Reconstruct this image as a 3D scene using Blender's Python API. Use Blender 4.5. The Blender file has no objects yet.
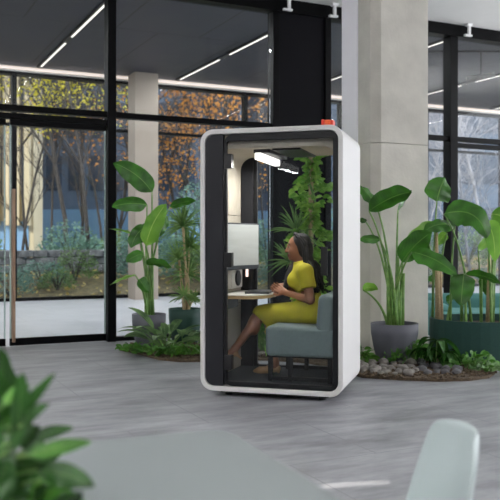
import bpy, math, random
import numpy as np
from mathutils import Vector, Matrix, Euler
R = random.Random(7)
SC = bpy.context.scene
COL = SC.collection
PI = math.pi
CAMZ = 1.3
HOR = 240.0
FPX = 800.0

# ------------------------------------------------------------------ measuring helpers
def at(px, py, Y):
    """world point that stands Y metres away at that place of the photo"""
    return Vector(((px - 250) / FPX * Y, Y, CAMZ - (py - HOR) / FPX * Y))
def fl(px, py):
    """world point on the floor"""
    Y = CAMZ * FPX / (py - HOR)
    return Vector(((px - 250) / FPX * Y, Y, 0))

# frames: the facade and the booth each have their own axes
PHI = math.atan2(0.4363, 0.8998)
WF = Matrix.Translation((-2.927, 9.756, 0)) @ Matrix.Rotation(PHI, 4, 'Z')     # x along glass, y outwards
TH = 0.286
BF = Matrix.Translation((0.16, 6.49, 0)) @ Matrix.Rotation(-TH, 4, 'Z')        # x right, y back
ID = Matrix.Identity(4)
def bl(px, py, y):
    c, s = math.cos(TH), math.sin(TH); k = (px - 250) / FPX
    x = (k * (6.49 + y * c) - .16 - y * s) / (c + k * s); Z = 6.49 - x * s + y * c
    return Vector((x, y, CAMZ - (py - HOR) / FPX * Z))

# ------------------------------------------------------------------ mesh collector
class MB:
    def __init__(s): s.v = []; s.f = []; s.uv = []
    def add(s, vs, fs, uv=None):
        o = len(s.v)
        s.v += [tuple(p) for p in vs]; s.f += [tuple(i + o for i in q) for q in fs]
        s.uv += list(uv) if uv else [(0, 0)] * len(vs)
        return s
    def box(s, x0, x1, y0, y1, z0, z1):
        return s.add([(x, y, z) for z in (z0, z1) for y in (y0, y1) for x in (x0, x1)],
                     [(0, 2, 3, 1), (4, 5, 7, 6), (0, 1, 5, 4), (2, 6, 7, 3), (0, 4, 6, 2), (1, 3, 7, 5)])
    def obox(s, c, h, rot):
        M = rot.to_matrix() if hasattr(rot, 'to_matrix') else rot
        c = Vector(c)
        return s.add([c + M @ Vector((x * h[0], y * h[1], z * h[2])) for z in (-1, 1) for y in (-1, 1) for x in (-1, 1)],
                     [(0, 2, 3, 1), (4, 5, 7, 6), (0, 1, 5, 4), (2, 6, 7, 3), (0, 4, 6, 2), (1, 3, 7, 5)])
    def tube(s, pts, rad, n=8, caps=True):
        pts = [Vector(p) for p in pts]
        if not isinstance(rad, (list, tuple)): rad = [rad] * len(pts)
        vs = []; fs = []; prev = None
        for i, p in enumerate(pts):
            t = (pts[min(i + 1, len(pts) - 1)] - pts[max(i - 1, 0)]).normalized()
            if prev is None:
                a = Vector((0, 0, 1)) if abs(t.z) < .9 else Vector((1, 0, 0))
                u = t.cross(a).normalized()
            else:
                u = (prev - t * prev.dot(t)).normalized()
            prev = u; w = t.cross(u)
            for k in range(n):
                a = 2 * PI * k / n
                vs.append(p + (u * math.cos(a) + w * math.sin(a)) * rad[i])
        for i in range(len(pts) - 1):
            for k in range(n):
                a = i * n + k; b = i * n + (k + 1) % n
                fs.append((a, b, b + n, a + n))
        if caps:
            fs.append(tuple(range(n - 1, -1, -1))); m = (len(pts) - 1) * n
            fs.append(tuple(range(m, m + n)))
        return s.add(vs, fs)
    def lathe(s, prof, c, n=40):
        vs = []; fs = []; c = Vector(c)
        for r, z in prof:
            for k in range(n):
                a = 2 * PI * k / n; vs.append(c + Vector((r * math.cos(a), r * math.sin(a), z)))
        for i in range(len(prof) - 1):
            for k in range(n):
                a = i * n + k; b = i * n + (k + 1) % n
                fs.append((a, b, b + n, a + n))
        fs.append(tuple(range(n - 1, -1, -1))); m = (len(prof) - 1) * n
        fs.append(tuple(range(m, m + n)))
        return s.add(vs, fs)
    def prism(s, poly, d0, d1, axis='z'):
        n = len(poly)
        def P(p, d):
            return (p[0], p[1], d) if axis == 'z' else ((p[0], d, p[1]) if axis == 'y' else (d, p[0], p[1]))
        vs = [P(p, d0) for p in poly] + [P(p, d1) for p in poly]
        fs = [tuple(range(n - 1, -1, -1)), tuple(range(n, 2 * n))]
        fs += [(i, (i + 1) % n, (i + 1) % n + n, i + n) for i in range(n)]
        return s.add(vs, fs)
    def ring(s, outer, inner, y0, y1):
        n = len(outer)
        vs = [(p[0], y0, p[1]) for p in outer] + [(p[0], y0, p[1]) for p in inner] + \
             [(p[0], y1, p[1]) for p in outer] + [(p[0], y1, p[1]) for p in inner]
        fs = []
        for i in range(n):
            j = (i + 1) % n
            fs += [(i, j, n + j, n + i), (2 * n + j, 2 * n + i, 3 * n + i, 3 * n + j),
                   (j, i, 2 * n + i, 2 * n + j), (n + i, n + j, 3 * n + j, 3 * n + i)]
        return s.add(vs, fs)
    def blob(s, c, r, seed=0, jit=.18, n=2, flat=True):
        import bmesh
        bm = bmesh.new(); bmesh.ops.create_icosphere(bm, subdivisions=n, radius=1)
        rr = random.Random(seed)
        rot = Euler((rr.random() * 6, rr.random() * 6, rr.random() * 6)).to_matrix()
        vs = []
        for v in bm.verts:
            p = v.co.copy(); p *= 1 + rr.uniform(-jit, jit)
            vs.append(Vector(c) + Vector((p.x * r[0], p.y * r[1], p.z * r[2])))
        s.add(vs, [tuple(v.index for v in f.verts) for f in bm.faces]); bm.free()
        return s
    def blade(s, A, B, w, bow=(0, 0, 0), roll=0, fold=.25, n=9, prof='leaf', view=(0, 1, 0), wave=0, m=2):
        A = Vector(A); B = Vector(B); M = (A + B) / 2 + Vector(bow)
        vs = []; uv = []; fs = []
        cols = 2 * m + 1
        for i in range(n + 1):
            t = i / n
            p = A * (1 - t) ** 2 + M * 2 * t * (1 - t) + B * t * t
            T = ((M - A) * (1 - t) + (B - M) * t)
            T = T.normalized() if T.length > 1e-9 else (B - A).normalized()
            S = T.cross(Vector(view))
            if S.length < .05: S = T.cross(Vector((1, 0, .2)))
            S.normalize()
            S = Matrix.Rotation(roll, 3, T) @ S
            N = S.cross(T)
            if prof == 'leaf': ww = w * (math.sin(PI * min(1, t ** .8 * .97 + .03)) ** .7)
            elif prof == 'paddle': ww = w * max(.02, min(1, t * 5.5) ** .6 * (1 - max(0, (t - .45) / .55) ** 2.4) ** .8)
            else: ww = w * max(.03, (1 - t) ** .5 * min(1, t * 6 + .45))
            for j in range(cols):
                q = (j - m) / m
                off = wave * math.sin(t * 17 + q * 2) * abs(q) * w
                vs.append(p + S * q * ww + N * (abs(q) * ww * fold + off)); uv.append((q * .5 + .5, t))
        for i in range(n):
            for j in range(cols - 1):
                a = i * cols + j; fs.append((a, a + 1, a + 1 + cols, a + cols))
        return s.add(vs, fs, uv)

BASE = {}
def build(name, mb, mat, parent=None, base=None, frame=ID, smooth=False, bevel=0, sub=0, seg=2):
    """links what MB holds as ONE mesh object; with a parent the coordinates are those of the parent's frame"""
    if parent is not None: off = BASE[parent.name]
    else: off = Vector(base) if base is not None else Vector((0, 0, 0))
    me = bpy.data.meshes.new(name)
    me.from_pydata([(p[0] - off.x, p[1] - off.y, p[2] - off.z) for p in mb.v], [], mb.f)
    if any(u != (0, 0) for u in mb.uv):
        ul = me.uv_layers.new(name='UVMap')
        li = np.empty(len(me.loops), dtype=np.int32); me.loops.foreach_get('vertex_index', li)
        ul.data.foreach_set('uv', np.array(mb.uv, dtype=np.float32)[li].ravel())
    me.materials.append(mat); me.update()
    if smooth: me.polygons.foreach_set('use_smooth', [True] * len(me.polygons))
    o = bpy.data.objects.new(name, me); COL.objects.link(o)
    if parent is not None: o.parent = parent
    else: o.matrix_world = frame @ Matrix.Translation(off)
    BASE[o.name] = off
    if bevel:
        b = o.modifiers.new('edge', 'BEVEL'); b.width = bevel; b.segments = seg; b.limit_method = 'ANGLE'; b.angle_limit = math.radians(40)
        if smooth is None: pass
    if sub:
        b = o.modifiers.new('sub', 'SUBSURF'); b.levels = sub; b.render_levels = sub
    return o
def tag(o, label=None, cat=None, group=None, kind=None):
    if label: o['label'] = label
    if cat: o['category'] = cat
    if group: o['group'] = group
    if kind: o['kind'] = kind
    return o
def thing(name, label, cat, base=(0, 0, 0), frame=ID, group=None, kind=None):
    o = bpy.data.objects.new(name, None); COL.objects.link(o); o.empty_display_size = .1
    o.matrix_world = frame @ Matrix.Translation(Vector(base)); BASE[o.name] = Vector(base)
    return tag(o, label, cat, group, kind)
def dup(root, delta, label=None, rotz=0):
    r = root.copy(); COL.objects.link(r)
    r.location = Vector(root.location) + Vector(delta); r.rotation_euler.z += rotz
    if label: r['label'] = label
    for ch in list(root.children):
        c = ch.copy(); COL.objects.link(c); c.parent = r
        for g in list(ch.children):
            d = g.copy(); COL.objects.link(d); d.parent = c
    return r

# ------------------------------------------------------------------ materials
def lin(h):
    h = h.lstrip('#'); o = []
    for i in (0, 2, 4):
        c = int(h[i:i + 2], 16) / 255
        o.append(c / 12.92 if c <= .04045 else ((c + .055) / 1.055) ** 2.4)
    return (*o, 1)
def newmat(name):
    m = bpy.data.materials.new(name); m.use_nodes = True
    nt = m.node_tree; nt.nodes.clear()
    return m, nt, nt.nodes, nt.links
def pmat(name, col, rough=.5, metal=0, var=.0, scale=8, bump=0, bscale=60, coat=0, spec=.5, col2=None, stretch=None, emit=None, estr=0):
    m, nt, N, L = newmat(name)
    out = N.new('ShaderNodeOutputMaterial'); b = N.new('ShaderNodeBsdfPrincipled'); L.new(b.outputs[0], out.inputs[0])
    c = lin(col); b.inputs['Roughness'].default_value = rough; b.inputs['Metallic'].default_value = metal
    b.inputs['Base Color'].default_value = c; b.inputs['Specular IOR Level'].default_value = spec
    if coat: b.inputs['Coat Weight'].default_value = coat
    if var or bump or col2:
        tc = N.new('ShaderNodeTexCoord'); mp = N.new('ShaderNodeMapping'); L.new(tc.outputs['Object'], mp.inputs[0])
        if stretch: mp.inputs['Scale'].default_value = stretch
    if var or col2:
        nz = N.new('ShaderNodeTexNoise'); nz.inputs['Scale'].default_value = scale; nz.inputs['Detail'].default_value = 6
        L.new(mp.outputs[0], nz.inputs['Vector'])
        r = N.new('ShaderNodeValToRGB'); L.new(nz.outputs[0], r.inputs[0])
        e0, e1 = r.color_ramp.elements; e0.position = .32; e1.position = .68
        d = lin(col2) if col2 else tuple(min(1, x * (1 + var)) for x in c[:3]) + (1,)
        e0.color = c if col2 else tuple(x * (1 - var) for x in c[:3]) + (1,); e1.color = d
        L.new(r.outputs[0], b.inputs['Base Color'])
    if bump:
        n2 = N.new('ShaderNodeTexNoise'); n2.inputs['Scale'].default_value = bscale; n2.inputs['Detail'].default_value = 4
        L.new(mp.outputs[0], n2.inputs['Vector'])
        bp = N.new('ShaderNodeBump'); bp.inputs['Strength'].default_value = bump; bp.inputs['Distance'].default_value = .01
        L.new(n2.outputs[0], bp.inputs['Height']); L.new(bp.outputs[0], b.inputs['Normal'])
    if emit:
        b.inputs['Emission Color'].default_value = lin(emit); b.inputs['Emission Strength'].default_value = estr
    return m
def glassmat(name, tint, ior=1.28, rough=0.0):
    m, nt, N, L = newmat(name)
    out = N.new('ShaderNodeOutputMaterial'); mx = N.new('ShaderNodeMixShader')
    t = N.new('ShaderNodeBsdfTransparent'); t.inputs[0].default_value = (*tint, 1)
    g = N.new('ShaderNodeBsdfGlossy'); g.inputs['Roughness'].default_value = rough
    fr = N.new('ShaderNodeFresnel'); fr.inputs[0].default_value = ior
    L.new(fr.outputs[0], mx.inputs[0]); L.new(t.outputs[0], mx.inputs[1]); L.new(g.outputs[0], mx.inputs[2]); L.new(mx.outputs[0], out.inputs[0])
    return m
def leafmat(name, c0, c1, vein, rough=.38, trans=.25, veins=46, slant=.5):
    """c0/c1 vary over the blade, vein colours the midrib; fine side veins come from a wave over the blade's own UVs"""
    m, nt, N, L = newmat(name)
    out = N.new('ShaderNodeOutputMaterial'); b = N.new('ShaderNodeBsdfPrincipled'); tr = N.new('ShaderNodeBsdfTranslucent'); mx = N.new('ShaderNodeMixShader')
    mx.inputs[0].default_value = trans
    b.inputs['Roughness'].default_value = rough
    uv = N.new('ShaderNodeUVMap'); sp = N.new('ShaderNodeSeparateXYZ'); L.new(uv.outputs[0], sp.inputs[0])
    def M(op, a, b_=None, c=None):
        n = N.new('ShaderNodeMath'); n.operation = op
        for i, x in enumerate((a, b_, c)):
            if x is None: continue
            if isinstance(x, (int, float)): n.inputs[i].default_value = x
            else: L.new(x, n.inputs[i])
        return n.outputs[0]
    au = M('ABSOLUTE', M('SUBTRACT', sp.outputs[0], .5))
    ph = M('MULTIPLY', M('SUBTRACT', sp.outputs[1], M('MULTIPLY', au, slant)), veins * 2 * PI / 2)
    wv = M('MULTIPLY_ADD', M('SINE', ph), .5, .5)
    oi = N.new('ShaderNodeTexNoise'); tc = N.new('ShaderNodeTexCoord'); L.new(tc.outputs['Object'], oi.inputs['Vector']); oi.inputs['Scale'].default_value = 5
    r = N.new('ShaderNodeValToRGB'); r.color_ramp.elements[0].position = .35; r.color_ramp.elements[1].position = .65
    r.color_ramp.elements[0].color = lin(c0); r.color_ramp.elements[1].color = lin(c1); L.new(oi.outputs[0], r.inputs[0])
    m1 = N.new('ShaderNodeMixRGB'); L.new(M('MULTIPLY', wv, .22), m1.inputs[0]); L.new(r.outputs[0], m1.inputs[1]); m1.inputs[2].default_value = lin(vein)
    m2 = N.new('ShaderNodeMixRGB'); L.new(M('LESS_THAN', au, .015), m2.inputs[0]); L.new(m1.outputs[0], m2.inputs[1]); m2.inputs[2].default_value = lin(vein)
    L.new(m2.outputs[0], b.inputs['Base Color']); L.new(m2.outputs[0], tr.inputs[0])
    bp = N.new('ShaderNodeBump'); bp.inputs['Strength'].default_value = .25; bp.inputs['Distance'].default_value = .004
    L.new(wv, bp.inputs['Height']); L.new(bp.outputs[0], b.inputs['Normal'])
    L.new(b.outputs[0], mx.inputs[1]); L.new(tr.outputs[0], mx.inputs[2]); L.new(mx.outputs[0], out.inputs[0])
    return m
def floormat(name, ca, cb, cj, bw, bh, rough, streak=(1, 1, 1), joint=.004):
    m, nt, N, L = newmat(name)
    out = N.new('ShaderNodeOutputMaterial'); b = N.new('ShaderNodeBsdfPrincipled'); L.new(b.outputs[0], out.inputs[0])
    tc = N.new('ShaderNodeTexCoord'); mp = N.new('ShaderNodeMapping'); mp.inputs['Scale'].default_value = streak; L.new(tc.outputs['Object'], mp.inputs[0])
    n1 = N.new('ShaderNodeTexNoise'); n1.inputs['Scale'].default_value = 1.6; n1.inputs['Detail'].default_value = 9; n1.inputs['Roughness'].default_value = .68
    L.new(mp.outputs[0], n1.inputs['Vector'])
    r = N.new('ShaderNodeValToRGB'); r.color_ramp.elements[0].position = .36; r.color_ramp.elements[1].position = .66
    r.color_ramp.elements[0].color = lin(ca); r.color_ramp.elements[1].color = lin(cb); L.new(n1.outputs[0], r.inputs[0])
    br = N.new('ShaderNodeTexBrick'); br.inputs['Scale'].default_value = 1; br.inputs['Mortar Size'].default_value = joint; br.inputs['Mortar Smooth'].default_value = .3
    br.inputs['Brick Width'].default_value = bw; br.inputs['Row Height'].default_value = bh; br.offset = .5
    br.inputs['Color1'].default_value = (0, 0, 0, 1); br.inputs['Color2'].default_value = (0, 0, 0, 1); br.inputs['Mortar'].default_value = (1, 1, 1, 1)
    L.new(tc.outputs['Object'], br.inputs['Vector'])
    mx = N.new('ShaderNodeMixRGB'); L.new(br.outputs[0], mx.inputs[0]); L.new(r.outputs[0], mx.inputs[1]); mx.inputs[2].default_value = lin(cj)
    L.new(mx.outputs[0], b.inputs['Base Color'])
    rr = N.new('ShaderNodeMapRange'); L.new(n1.outputs[0], rr.inputs[0]); rr.inputs[3].default_value = rough - .12; rr.inputs[4].default_value = rough + .15
    L.new(rr.outputs[0], b.inputs['Roughness'])
    return m

M = {}
M['floor'] = floormat('polished concrete floor', '#6b6c70', '#9fa0a4', '#6f6f73', 1.2, 1.2, .42, (.8, 2.6, 1))
M['lobby_floor'] = floormat('pale lobby paving', '#b4b7bc', '#cbccd0', '#8b8d90', 1.5, 1.5, .33)
M['soffit'] = floormat('dark soffit panel', '#2d2e39', '#383945', '#0a0a0d', 1.55, 3.4, .5, joint=.02)
M['ceiling'] = pmat('white ceiling paint', '#e6e5e2', .8, var=.02, scale=3)
M['black'] = pmat('black steel', '#08080a', .4, var=.15, scale=6, spec=.1)
M['panel_dark'] = pmat('dark cladding', '#0e0d12', .7, var=.06, scale=4, spec=.12)
M['concrete'] = pmat('cast concrete', '#c6c2b8', .75, var=.09, scale=3.5, bump=.25, bscale=30)
M['concrete_far'] = pmat('lobby concrete', '#a3978a', .8, var=.06, scale=2, bump=.2, bscale=20)
M['lilac'] = pmat('pale grey paint', '#f0edf2', .6, var=.02, scale=3)
M['fascia'] = pmat('cream fascia', '#e9e4dc', .6, var=.02)
M['wall_grey'] = pmat('grey wall paint', '#77777b', .8, var=.02, scale=3)
M['glass'] = glassmat('window glass', (.965, .98, .985))
M['glass_w2'] = glassmat('outer wall glass', (.965, .98, .985), 1.12)
M['glass_b'] = glassmat('booth glass', (.955, .97, .975))
M['glass_edge'] = pmat('green glass edge', '#a9bdb8', .2, spec=.6)
M['wood_pull'] = pmat('oiled wood', '#8a6f5b', .45, col2='#a4876f', scale=9, stretch=(8, 8, .6))
M['metal'] = pmat('brushed steel', '#9a9a9c', .3, metal=1)
M['white_track'] = pmat('white fitting', '#e8e8e8', .4, var=.02)
M['lampdark'] = pmat('lamp housing', '#1a1a1e', .4, var=.1)
M['led'] = pmat('led diffuser', '#ffffff', .4, emit='#fff8f0', estr=1.1)
M['led_soft'] = pmat('soffit led diffuser', '#ffffff', .4, emit='#fff4e8', estr=.9)
M['glow'] = pmat('warm cove added to the fascia edge', '#f2e8de', .5, emit='#ffe9dc', estr=.6)
M['pink_glow'] = pmat('warm glowing stick', '#ffffff', .4, emit='#ffd8cc', estr=1.2)
M['shell'] = pmat('white booth shell', '#cbc9c7', .5, var=.015, scale=2, bump=.03, bscale=200)
M['charcoal'] = pmat('charcoal panel', '#1d1e23', .5, var=.05, scale=3, spec=.3)
M['frame_b'] = pmat('black door frame', '#0e0f12', .4, var=.06, scale=3, spec=.3)
M['felt'] = pmat('beige felt', '#b3ab9d', .95, var=.05, scale=14, bump=.3, bscale=260)
M['carpet'] = pmat('dark carpet', '#43474a', .95, var=.15, scale=80, bump=.4, bscale=300)
M['sofa'] = pmat('grey green upholstery', '#6c7a7a', .9, var=.06, scale=40, bump=.25, bscale=400)
M['table_w'] = pmat('white laminate', '#dad6ce', .4, var=.02)
M['ply'] = pmat('plywood edge', '#b08f62', .55, col2='#c6a676', scale=20, stretch=(1, 1, 14))
M['screen'] = pmat('matt display', '#c3c6c4', .35, var=.06, scale=3, stretch=(1, 1, 8))
M['laptop'] = pmat('dark grey metal', '#4a4d52', .35, metal=.6, var=.04)
M['orange'] = pmat('orange plastic', '#f0622a', .45, var=.05)
M['red'] = pmat('red plastic', '#d8351c', .45, var=.05)
M['skin'] = pmat('brown skin', '#8a5a40', .45, var=.08, scale=12, bump=.05, bscale=150)
M['lips'] = pmat('lips', '#7a3a38', .35, var=.05)
M['hair'] = pmat('black braids', '#0b0a0d', .6, var=.2, scale=30, bump=.5, bscale=220)
M['eye'] = pmat('eye white', '#a8a29a', .3, var=.01)
M['iris'] = pmat('dark iris', '#22140e', .2, var=.05)
M['dress'] = pmat('mustard dress', '#a89f1c', .8, var=.07, scale=10, bump=.2, bscale=320)
M['shoe'] = pmat('nude leather', '#b08a62', .42, var=.06)
M['pot_grey'] = pmat('grey plastic pot', '#585961', .6, var=.05, scale=5)
M['pot_green'] = pmat('dark green pot', '#24473f', .6, var=.06, scale=5)
M['planter_green'] = pmat('dark green felt planter', '#22453f', .85, var=.08, scale=50, bump=.2, bscale=300)
M['teal'] = pmat('teal upholstery', '#4d817c', .9, var=.06, scale=40, bump=.2, bscale=300)
M['soil'] = pmat('potting soil', '#2b221b', .95, col2='#4a3a2c', scale=60, bump=.8, bscale=90)
M['mulch'] = pmat('bark mulch', '#3a2f25', .95, col2='#6a5a46', scale=55, bump=1, bscale=70)
M['stone'] = pmat('river stone', '#5f5b57', .8, col2='#98928b', scale=9, bump=.3, bscale=40)
M['stone_d'] = pmat('dark stone', '#4b4b4f', .75, col2='#6c6a6c', scale=9, bump=.3, bscale=40)
M['leaf_a'] = leafmat('bird of paradise leaf', '#1b4812', '#3c7c22', '#6b9a40', .24, .25)
M['leaf_b'] = leafmat('bright young leaf', '#4a8a24', '#78b238', '#b6d070', .36, .4)
M['leaf_c'] = leafmat('dracaena leaf', '#3d6a33', '#79a052', '#a5bf78', .4, .2, veins=2)
M['leaf_d'] = leafmat('low shrub leaf', '#2a621c', '#5c9a34', '#90b85a', .4, .3, veins=14)
M['leaf_e'] = leafmat('aglaonema leaf', '#2a5a2c', '#8ab070', '#c3d2a8', .4, .25, veins=20)
M['leaf_f'] = leafmat('glossy dark leaf', '#12320f', '#2f6422', '#5f8e44', .25, .25, veins=24)
M['stalk'] = pmat('leaf stalk', '#4f7a34', .5, col2='#7a9e50', scale=14)
M['cane'] = pmat('woody cane', '#a58d6a', .8, col2='#c9b48e', scale=40, stretch=(1, 1, 3), bump=.4, bscale=60)
M['bark'] = pmat('tree bark', '#2e2c2d', .9, col2='#494442', scale=12, bump=.5, bscale=30)
M['bark_pale'] = pmat('pale birch bark', '#8c8c96', .85, col2='#b4b4bc', scale=8, bump=.3, bscale=30)
M['yellow_leaf'] = leafmat('yellow autumn leaves', '#a8a018', '#d2c832', '#e0d868', .5, .5, veins=4)
M['orange_leaf'] = leafmat('orange autumn leaves', '#b8742a', '#dc9a3e', '#e8bd7a', .5, .5, veins=4)
M['bush_leaf'] = leafmat('garden shrub leaves', '#3f5c35', '#6b8a4e', '#93ab70', .5, .35, veins=4)
M['leaf_g'] = leafmat('bright climbing leaf', '#5f9a30', '#a6d058', '#cde488', .35, .4, veins=8)
M['bush_blue'] = leafmat('blue green shrub leaves', '#46695c', '#6f9486', '#9ab8aa', .5, .35, veins=4)
M['soil_garden'] = pmat('leaf strewn earth', '#453e2e', .95, col2='#776c4a', scale=6, bump=.5, bscale=20)
M['litter'] = leafmat('fallen leaves', '#a8904a', '#d8c070', '#e3d7a3', .6, .2, veins=4)
M['wall_stone'] = pmat('dark stone walling', '#3c3f45', .85, col2='#63666b', scale=7, bump=.8, bscale=14)
M['b_cream'] = pmat('cream render', '#b9ae94', .8, var=.06, scale=1)
M['b_blue'] = pmat('slate blue cladding', '#4d5f78', .6, var=.1, scale=.6)
M['b_navy'] = pmat('navy cladding', '#33425a', .6, var=.1, scale=.6)
M['b_pale'] = pmat('pale grey concrete', '#aeb4bd', .7, var=.05, scale=1)
M['b_glass'] = pmat('sky blue office glass', '#6c90b4', .12, var=.15, scale=.4, spec=.8)
M['b_glass_d'] = pmat('dark office glass', '#2a3b52', .12, var=.2, scale=.4, spec=.8)
M['tabletop'] = pmat('matt pale grey tabletop', '#747a7b', .6, var=.02, scale=3)
M['chair'] = pmat('pale grey green plastic', '#a5b0b0', .5, var=.02, scale=3)
M['hoodblack'] = pmat('black plastic', '#0b0b0e', .4, var=.1)

# ------------------------------------------------------------------ signed-distance sculpting (bodies, cushions)
def smin(a, b, k):
    h = np.clip(.5 + .5 * (b - a) / k, 0, 1)
    return b * (1 - h) + a * h - k * h * (1 - h)
def rcone(p, a, b, r1, r2):
    ba = b - a; l2 = ba @ ba; rr = r1 - r2; a2 = l2 - rr * rr; il2 = 1 / l2
    pa = p - a; y = pa @ ba; z = y - l2
    xx = pa * l2 - y[..., None] * ba; x2 = (xx * xx).sum(-1); y2 = y * y * l2; z2 = z * z * l2
    k = np.sign(rr) * rr * rr * x2
    d = (np.sqrt(x2 * a2 * il2) + y * rr) * il2 - r1
    c1 = np.sign(z) * a2 * z2 > k; c2 = np.sign(y) * a2 * y2 < k
    d = np.where(c2, np.sqrt(x2 + y2) * il2 - r1, d); d = np.where(c1, np.sqrt(x2 + z2) * il2 - r2, d)
    return d
def sdf_mesh(prims, h):
    """prims: ('c',a,b,r1,r2,k) tapered limb / ('e',c,radii,rot,k) ellipsoid / ('b',c,half,r,rot,k) rounded box / ('-',...) cut by a plane"""
    lo = np.full(3, 1e9); hi = -lo
    def bb(P):
        if P[0] == 'c':
            m = max(P[3], P[4]); a = np.array(P[1]); b = np.array(P[2]); return np.minimum(a, b) - m, np.maximum(a, b) + m
        r = np.linalg.norm(P[2]) if P[0] == 'b' else max(P[2]); c = np.array(P[1]); return c - r, c + r
    for P in prims:
        if P[0] == '-': continue
        l, u = bb(P); lo = np.minimum(lo, l); hi = np.maximum(hi, u)
    lo -= 3 * h; hi += 3 * h
    n = np.ceil((hi - lo) / h).astype(int) + 1
    D = np.full(n, .2, dtype=np.float64)
    ax = [lo[i] + h * np.arange(n[i]) for i in range(3)]
    for P in prims:
        if P[0] == '-':
            _, q, nn, rad = P   # remove the half space beyond the plane, within rad of q
            G = np.stack(np.meshgrid(*ax, indexing='ij'), -1) - np.array(q)
            cut = -(G @ np.array(nn)); loc = (G * G).sum(-1) < rad * rad
            D = np.where(loc, np.maximum(D, -cut), D); continue
        k = P[-1]; l, u = bb(P); l = l - .05 - k; u = u + .05 + k
        i0 = np.clip(((l - lo) / h).astype(int), 0, n - 1); i1 = np.clip(((u - lo) / h).astype(int) + 2, 1, n)
        sl = tuple(slice(a, b) for a, b in zip(i0, i1))
        G = np.stack(np.meshgrid(*[ax[i][sl[i]] for i in range(3)], indexing='ij'), -1)
        if P[0] == 'c': d = rcone(G, np.array(P[1], float), np.array(P[2], float), P[3], P[4])
        elif P[0] == 'e':
            q = G - np.array(P[1])
            if P[3] is not None: q = q @ np.array(P[3])
            r = np.array(P[2]); k0 = np.linalg.norm(q / r, axis=-1); k1 = np.linalg.norm(q / (r * r), axis=-1)
            d = k0 * (k0 - 1) / np.maximum(k1, 1e-6)
        else:
            q = G - np.array(P[1])
            if P[4] is not None: q = q @ np.array(P[4])
            q = np.abs(q) - (np.array(P[2]) - P[3])
            d = np.linalg.norm(np.maximum(q, 0), axis=-1) + np.minimum(q.max(-1), 0) - P[3]
        D[sl] = smin(D[sl], d, k)
    # surface nets
    S = D < 0
    def corner(A, c): return A[c[0]:A.shape[0] - 1 + c[0], c[1]:A.shape[1] - 1 + c[1], c[2]:A.shape[2] - 1 + c[2]]
    cs = [(i, j, k) for i in (0, 1) for j in (0, 1) for k in (0, 1)]
    cnt = sum(corner(S, c).astype(np.int8) for c in cs)
    act = (cnt > 0) & (cnt < 8)
    idx = np.full(act.shape, -1, dtype=np.int64); ii = np.argwhere(act); idx[act] = np.arange(len(ii))
    acc = np.zeros((len(ii), 3)); num = np.zeros(len(ii))
    for a in cs:
        for dim in range(3):
            if a[dim] == 1: continue
            b = list(a); b[dim] = 1
            da = D[tuple((ii + a).T)]; db = D[tuple((ii + b).T)]
            cr = (da < 0) != (db < 0); t = np.where(cr, da / np.where(cr, da - db, 1), 0)
            p = np.array(a)[None, :] + t[:, None] * (np.array(b) - np.array(a))[None, :]
            acc[cr] += p[cr]; num[cr] += 1
    V = lo + h * (ii + acc / np.maximum(num, 1)[:, None])
    F = []
    for dim in range(3):
        o1, o2 = [(1, 2), (2, 0), (0, 1)][dim]
        sa = [slice(None)] * 3; sb = [slice(None)] * 3; sa[dim] = slice(0, -1); sb[dim] = slice(1, None)
        A = S[tuple(sa)]; B = S[tuple(sb)]
        E = np.argwhere(A != B)
        E = E[(E[:, o1] > 0) & (E[:, o2] > 0) & (E[:, o1] < act.shape[o1]) & (E[:, o2] < act.shape[o2])]
        e1 = np.zeros(3, int); e1[o1] = 1; e2 = np.zeros(3, int); e2[o2] = 1
        q = np.stack([idx[tuple((E - e1 - e2).T)], idx[tuple((E - e2).T)], idx[tuple(E.T)], idx[tuple((E - e1).T)]], 1)
        fl_ = A[tuple(E.T)]
        q = np.where(fl_[:, None], q, q[:, ::-1])
        F.append(q[(q >= 0).all(1)])
    F = np.concatenate(F)
    mb = MB(); mb.v = [tuple(p) for p in V]; mb.f = [tuple(int(i) for i in q) for q in F]; mb.uv = [(0, 0)] * len(V)
    return mb
def rrect(x0, x1, z0, z1, r, n=8, rb=None):
    p = []; t = r; b = r if rb is None else rb
    for cx, cz, a0, r in ((x1 - t, z1 - t, 0, t), (x0 + t, z1 - t, PI / 2, t), (x0 + b, z0 + b, PI, b), (x1 - b, z0 + b, 1.5 * PI, b)):
        for i in range(n + 1):
            a = a0 + PI / 2 * i / n; p.append((cx + r * math.cos(a), cz + r * math.sin(a)))
    return p

# ------------------------------------------------------------------ the setting
def struct(name, mb, mat, frame=ID, parent=None, label=None, cat=None, **k):
    o = build(name, mb, mat, parent, frame=frame, **k)
    if parent is None:
        o['kind'] = 'structure'
        if label: o['label'] = label
        if cat: o['category'] = cat
    return o
SUN_AZ, SUN_EL = math.radians(215), math.radians(40)
sd = Vector((math.cos(SUN_EL) * math.sin(SUN_AZ), math.cos(SUN_EL) * math.cos(SUN_AZ), math.sin(SUN_EL)))
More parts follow.
